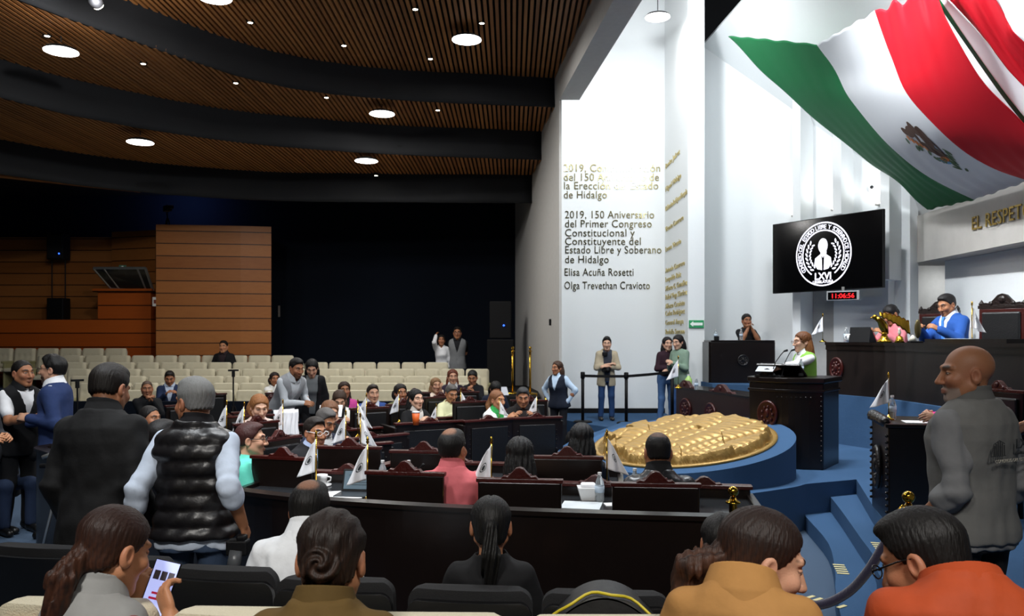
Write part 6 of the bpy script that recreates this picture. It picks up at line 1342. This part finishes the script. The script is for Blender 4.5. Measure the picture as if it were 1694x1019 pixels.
# ---- standing in the ring
f9 = 0.85; person('man in grey sweater leaning over a desk with a phone', 466, 11.6, 0, f9, 'stand', 1.76, skin=SK2, hair=('short', '#15110f'), top=('vest', '#8d8f93'), under='#c3c7cc', lean=0.62, nod=0.15, beard=('#171310', 0.7), sleeve='long', hands=(LH(466, 11.6, 0, f9, 1.76, W(502, 667, 11.3)), LH(466, 11.6, 0, f9, 1.76, W(510, 665, 11.5))), legs='#20222a')
person('woman with long black hair and grey scarf standing bent over', 517, 12.6, 0, 0.2, 'stand', 1.66, True, skin=SK3, hair=('long', '#100e0e'), top=('cardigan', '#17171a'), under='#6d7072', lean=0.35, nod=0.45, legs='#17171a')
# ---- audience in the cream seats
person('man with short dark hair in the cream seats behind the grey sweater', 487, 16.5, 0.1, 0.3, 'sit', 1.74, skin=SK2, hair=('short', BLK), top=('shirt', '#8a8474'), lean=0.0)
person('woman in white top with hand on cheek in the cream seats', 453, 16.0, 0.0, 0.5, 'sit', 1.70, True, skin=SK2, hair=('bob', '#1d1412'), top=('sweater', '#e6e6e4'), hands=((0.0, -0.28, 1.02), (0.15, -0.35, 0.7)))
person('man in navy suit reading a sheet in the cream seats', 281, 15.7, 0.0, 0.35, 'sit', 1.76, skin=SK2, hair=('short', BLK), top=('jacket', '#1d2a48'), under='#bcc9de', lean=0.05, nod=0.35, hands=((-0.05, -0.36, 0.85), (0.15, -0.36, 0.85)))
person('bald man in black with fingers laced, seated before the partition', 243, 13.1, 0, 0.45, 'sit', 1.68, skin=SK2, hair=('buzz', '#4a3a30'), top=('jacket_top', '#131417'), legs='#22324e', hands=((0.02, -0.30, 0.95), (0.08, -0.31, 0.95)), curl=0.9)
person('man in dark coat alone in the upper cream row', 372, 18.6, 0.55, 0.0, 'sit', 1.78, skin=SK1, hair=('short', BLK), top=('jacket', '#121215'), under='#2a2024')
person('woman in cream top holding a phone to her face', 719, 14.3, 0, 0.4, 'sit', 1.66, True, skin=SK3, hair=('long', '#7a5a3c', '#a07c54'), top=('blouse', '#e8d6c4'), hands=((0.05, -0.22, 1.05), (0.15, -0.35, 0.75)))
person('woman with auburn hair behind the pale yellow sweater', 748, 15.5, 0.0, 0.2, 'sit', 1.80, True, skin=SK3, hair=('long', '#5a2c1c', '#7a4028'), top=('jacket', '#2a2030'), under='#e0e0e0')
person('smiling woman with dark hair in black looking at her phone', 783, 15.7, 0.0, -0.1, 'sit', 1.78, True, skin=SK2, hair=('ponytail', '#100e0e'), top=('sweater', '#17181c'), lean=0.1, nod=0.3, hands=((-0.06, -0.32, 0.9), (0.06, -0.33, 0.88)))
person('dark haired person with bowed head beside the last cream seat', 816, 14.2, 0, 0.2, 'sit', 1.66, skin=SK2, hair=('mid', '#0f0e0e'), top=('sweater', '#1d2334'), lean=0.3, nod=0.6)
person('woman in white blouse raising an arm at the dark back wall', 730, 18.9, 0.42, 0.1, 'stand', 1.60, True, skin=SK2, hair=('bob', BLK), top=('blouse', '#dcdcde'), legs='#121215', hands=(((-0.13, -0.10, 1.68), (-0.2, -1, -0.2)), None), hem=-0.02)
person('man in grey vest standing against the dark back wall', 757, 18.9, 0.42, 0.0, 'stand', 1.78, skin=SK2, hair=('short', BLK), top=('vest', '#77797b'), under='#1a1b1f', legs='#252d3d', glasses='#202024', hands=((-0.12, 0.2, 0.95), (0.12, 0.2, 0.95)))
# ---- alcove and stage
fa = -0.55; person('woman with white hairband in dark vest and pale blue blouse, hands on hips', 925, 14.2, 0, fa, 'stand', 1.54, True, skin=SK2, hair=('mid', '#3a2418'), top=('vest', '#1c2230'), under='#bdd3ea', collar='#bdd3ea', legs='#15161c', hands=(((-0.21, -0.02, 0.93), (-1, 0.3, 0)), ((0.21, -0.02, 0.93), (1, 0.3, 0))), hem=-0.12, bulk=1.15, turn=-0.3)
hb = None
I = person('photographer in beige cardigan with folded arms and cameras', 1003, 15.55, ALC, 0.05, 'stand', 1.60, skin=SK4, hair=('quiff', '#12100f'), top=('cardigan', '#b3a68e'), under='#3a3f4a', legs='#27426c', shoes='#2a2622', hands=(((0.02, -0.19, 1.15), (-0.8, 0.1, -0.6)), ((-0.02, -0.22, 1.11), (0.8, 0.1, -0.6))), nod=0.08, turn=-0.15)
t = thing('camera', 'black camera hanging at the waist of the beige cardigan photographer', 'camera', (X(1003, 15.32), 15.36, ALC+0.98)); MB().box((0, 0, 0), (0.15, 0.08, 0.10)).build('camera_body', M_black, t, bevel=0.012); MB().tube([(0.02, -0.03, 0), (0.02, -0.13, -0.02)], [0.04, 0.045], 14).build('lens_barrel', M_black, t, smooth=True)
t = thing('camera', 'small camera on the chest of the beige cardigan photographer', 'camera', (X(1001, 15.35), 15.38, ALC+1.27)); MB().box((0, 0, 0), (0.10, 0.05, 0.07)).build('camera_body', M_black, t, bevel=0.01)
person('woman in dark plum sweater and wide jeans with folded arms', 1102, 14.95, ALC, 0.15, 'stand', 1.60, True, skin=SK4, hair=('long', '#131011'), top=('sweater', '#2e1a24'), legs='#4a6a96', shoes='#d8d6d2', hands=(((0.02, -0.19, 1.10), (-0.8, 0.1, -0.6)), ((-0.02, -0.22, 1.06), (0.8, 0.1, -0.6))), hem=0.02)
person('woman in sage green sweater turned to her friend, phone in hand', 1127, 14.6, ALC, -0.85, 'stand', 1.64, True, skin=SK4, hair=('mid', '#141011'), top=('sweater', '#7d9483'), legs='#3d5e92', shoes='#e4e2de', nod=0.2, hands=((-0.05, -0.30, 1.15), (0.05, -0.30, 1.18)))
person('woman in black top resting chin on joined hands at the podium desk', 1233, 15.0, PODIUM, 0.05, 'sit', 1.66, True, skin=SK2, hair=('lowbun', '#15100f'), top=('tee', '#151518'), sleeve='short', lean=0.12, hands=(((-0.035, -0.27, 1.00), (-0.5, -0.2, -1)), ((0.035, -0.28, 0.98), (0.5, -0.2, -1))), curl=0.9)
fl = -1.42; person('woman with long reddish hair and green vest speaking at the lectern', 1334, 9.75, STAGE, fl, 'stand', 1.55, True, skin=SK4, hair=('long', '#5a3418', '#8a5a30'), top=('vest', '#7fb24c'), under='#eef0f2', lean=0.08, legs='#eef0f2', glasses='#6a4a3a', hands=(LH(1334, 9.75, STAGE, fl, 1.55, W(1290, 616, 9.65)), LH(1334, 9.75, STAGE, fl, 1.55, W(1275, 612, 9.3))), hem=-0.24, turn=0.0, nod=0.06)
person('woman with dark updo in pink blouse and red earring at the presidium', 1489, 11.9, PODIUM, -1.2, 'sit', 1.74, True, skin=SK1, hair=('bun', '#141112'), top=('blouse', '#dc7f88'), lean=0.22, nod=0.45, hands=((-0.12, -0.42, 0.84), (0.12, -0.42, 0.84)))
person('man in bright blue suit signing a document at the presidium', 1578, 10.9, PODIUM, -1.25, 'sit', 1.86, skin=SK1, hair=('short', '#1d1a1a', '#3a3838'), top=('jacket', '#2a55a0'), under='#e8ecf2', tie='#4f8fe0', lean=0.12, nod=0.32, hands=((-0.10, -0.42, 0.83), (0.16, -0.40, 0.83)), curl=0.7, beard=('#2a2422', 0.25), bulk=1.1)
# headband and earring details as loose accessories worn by their people are parts
print('SCRIPT', round(time.time()-T0, 1), len(bpy.data.objects))
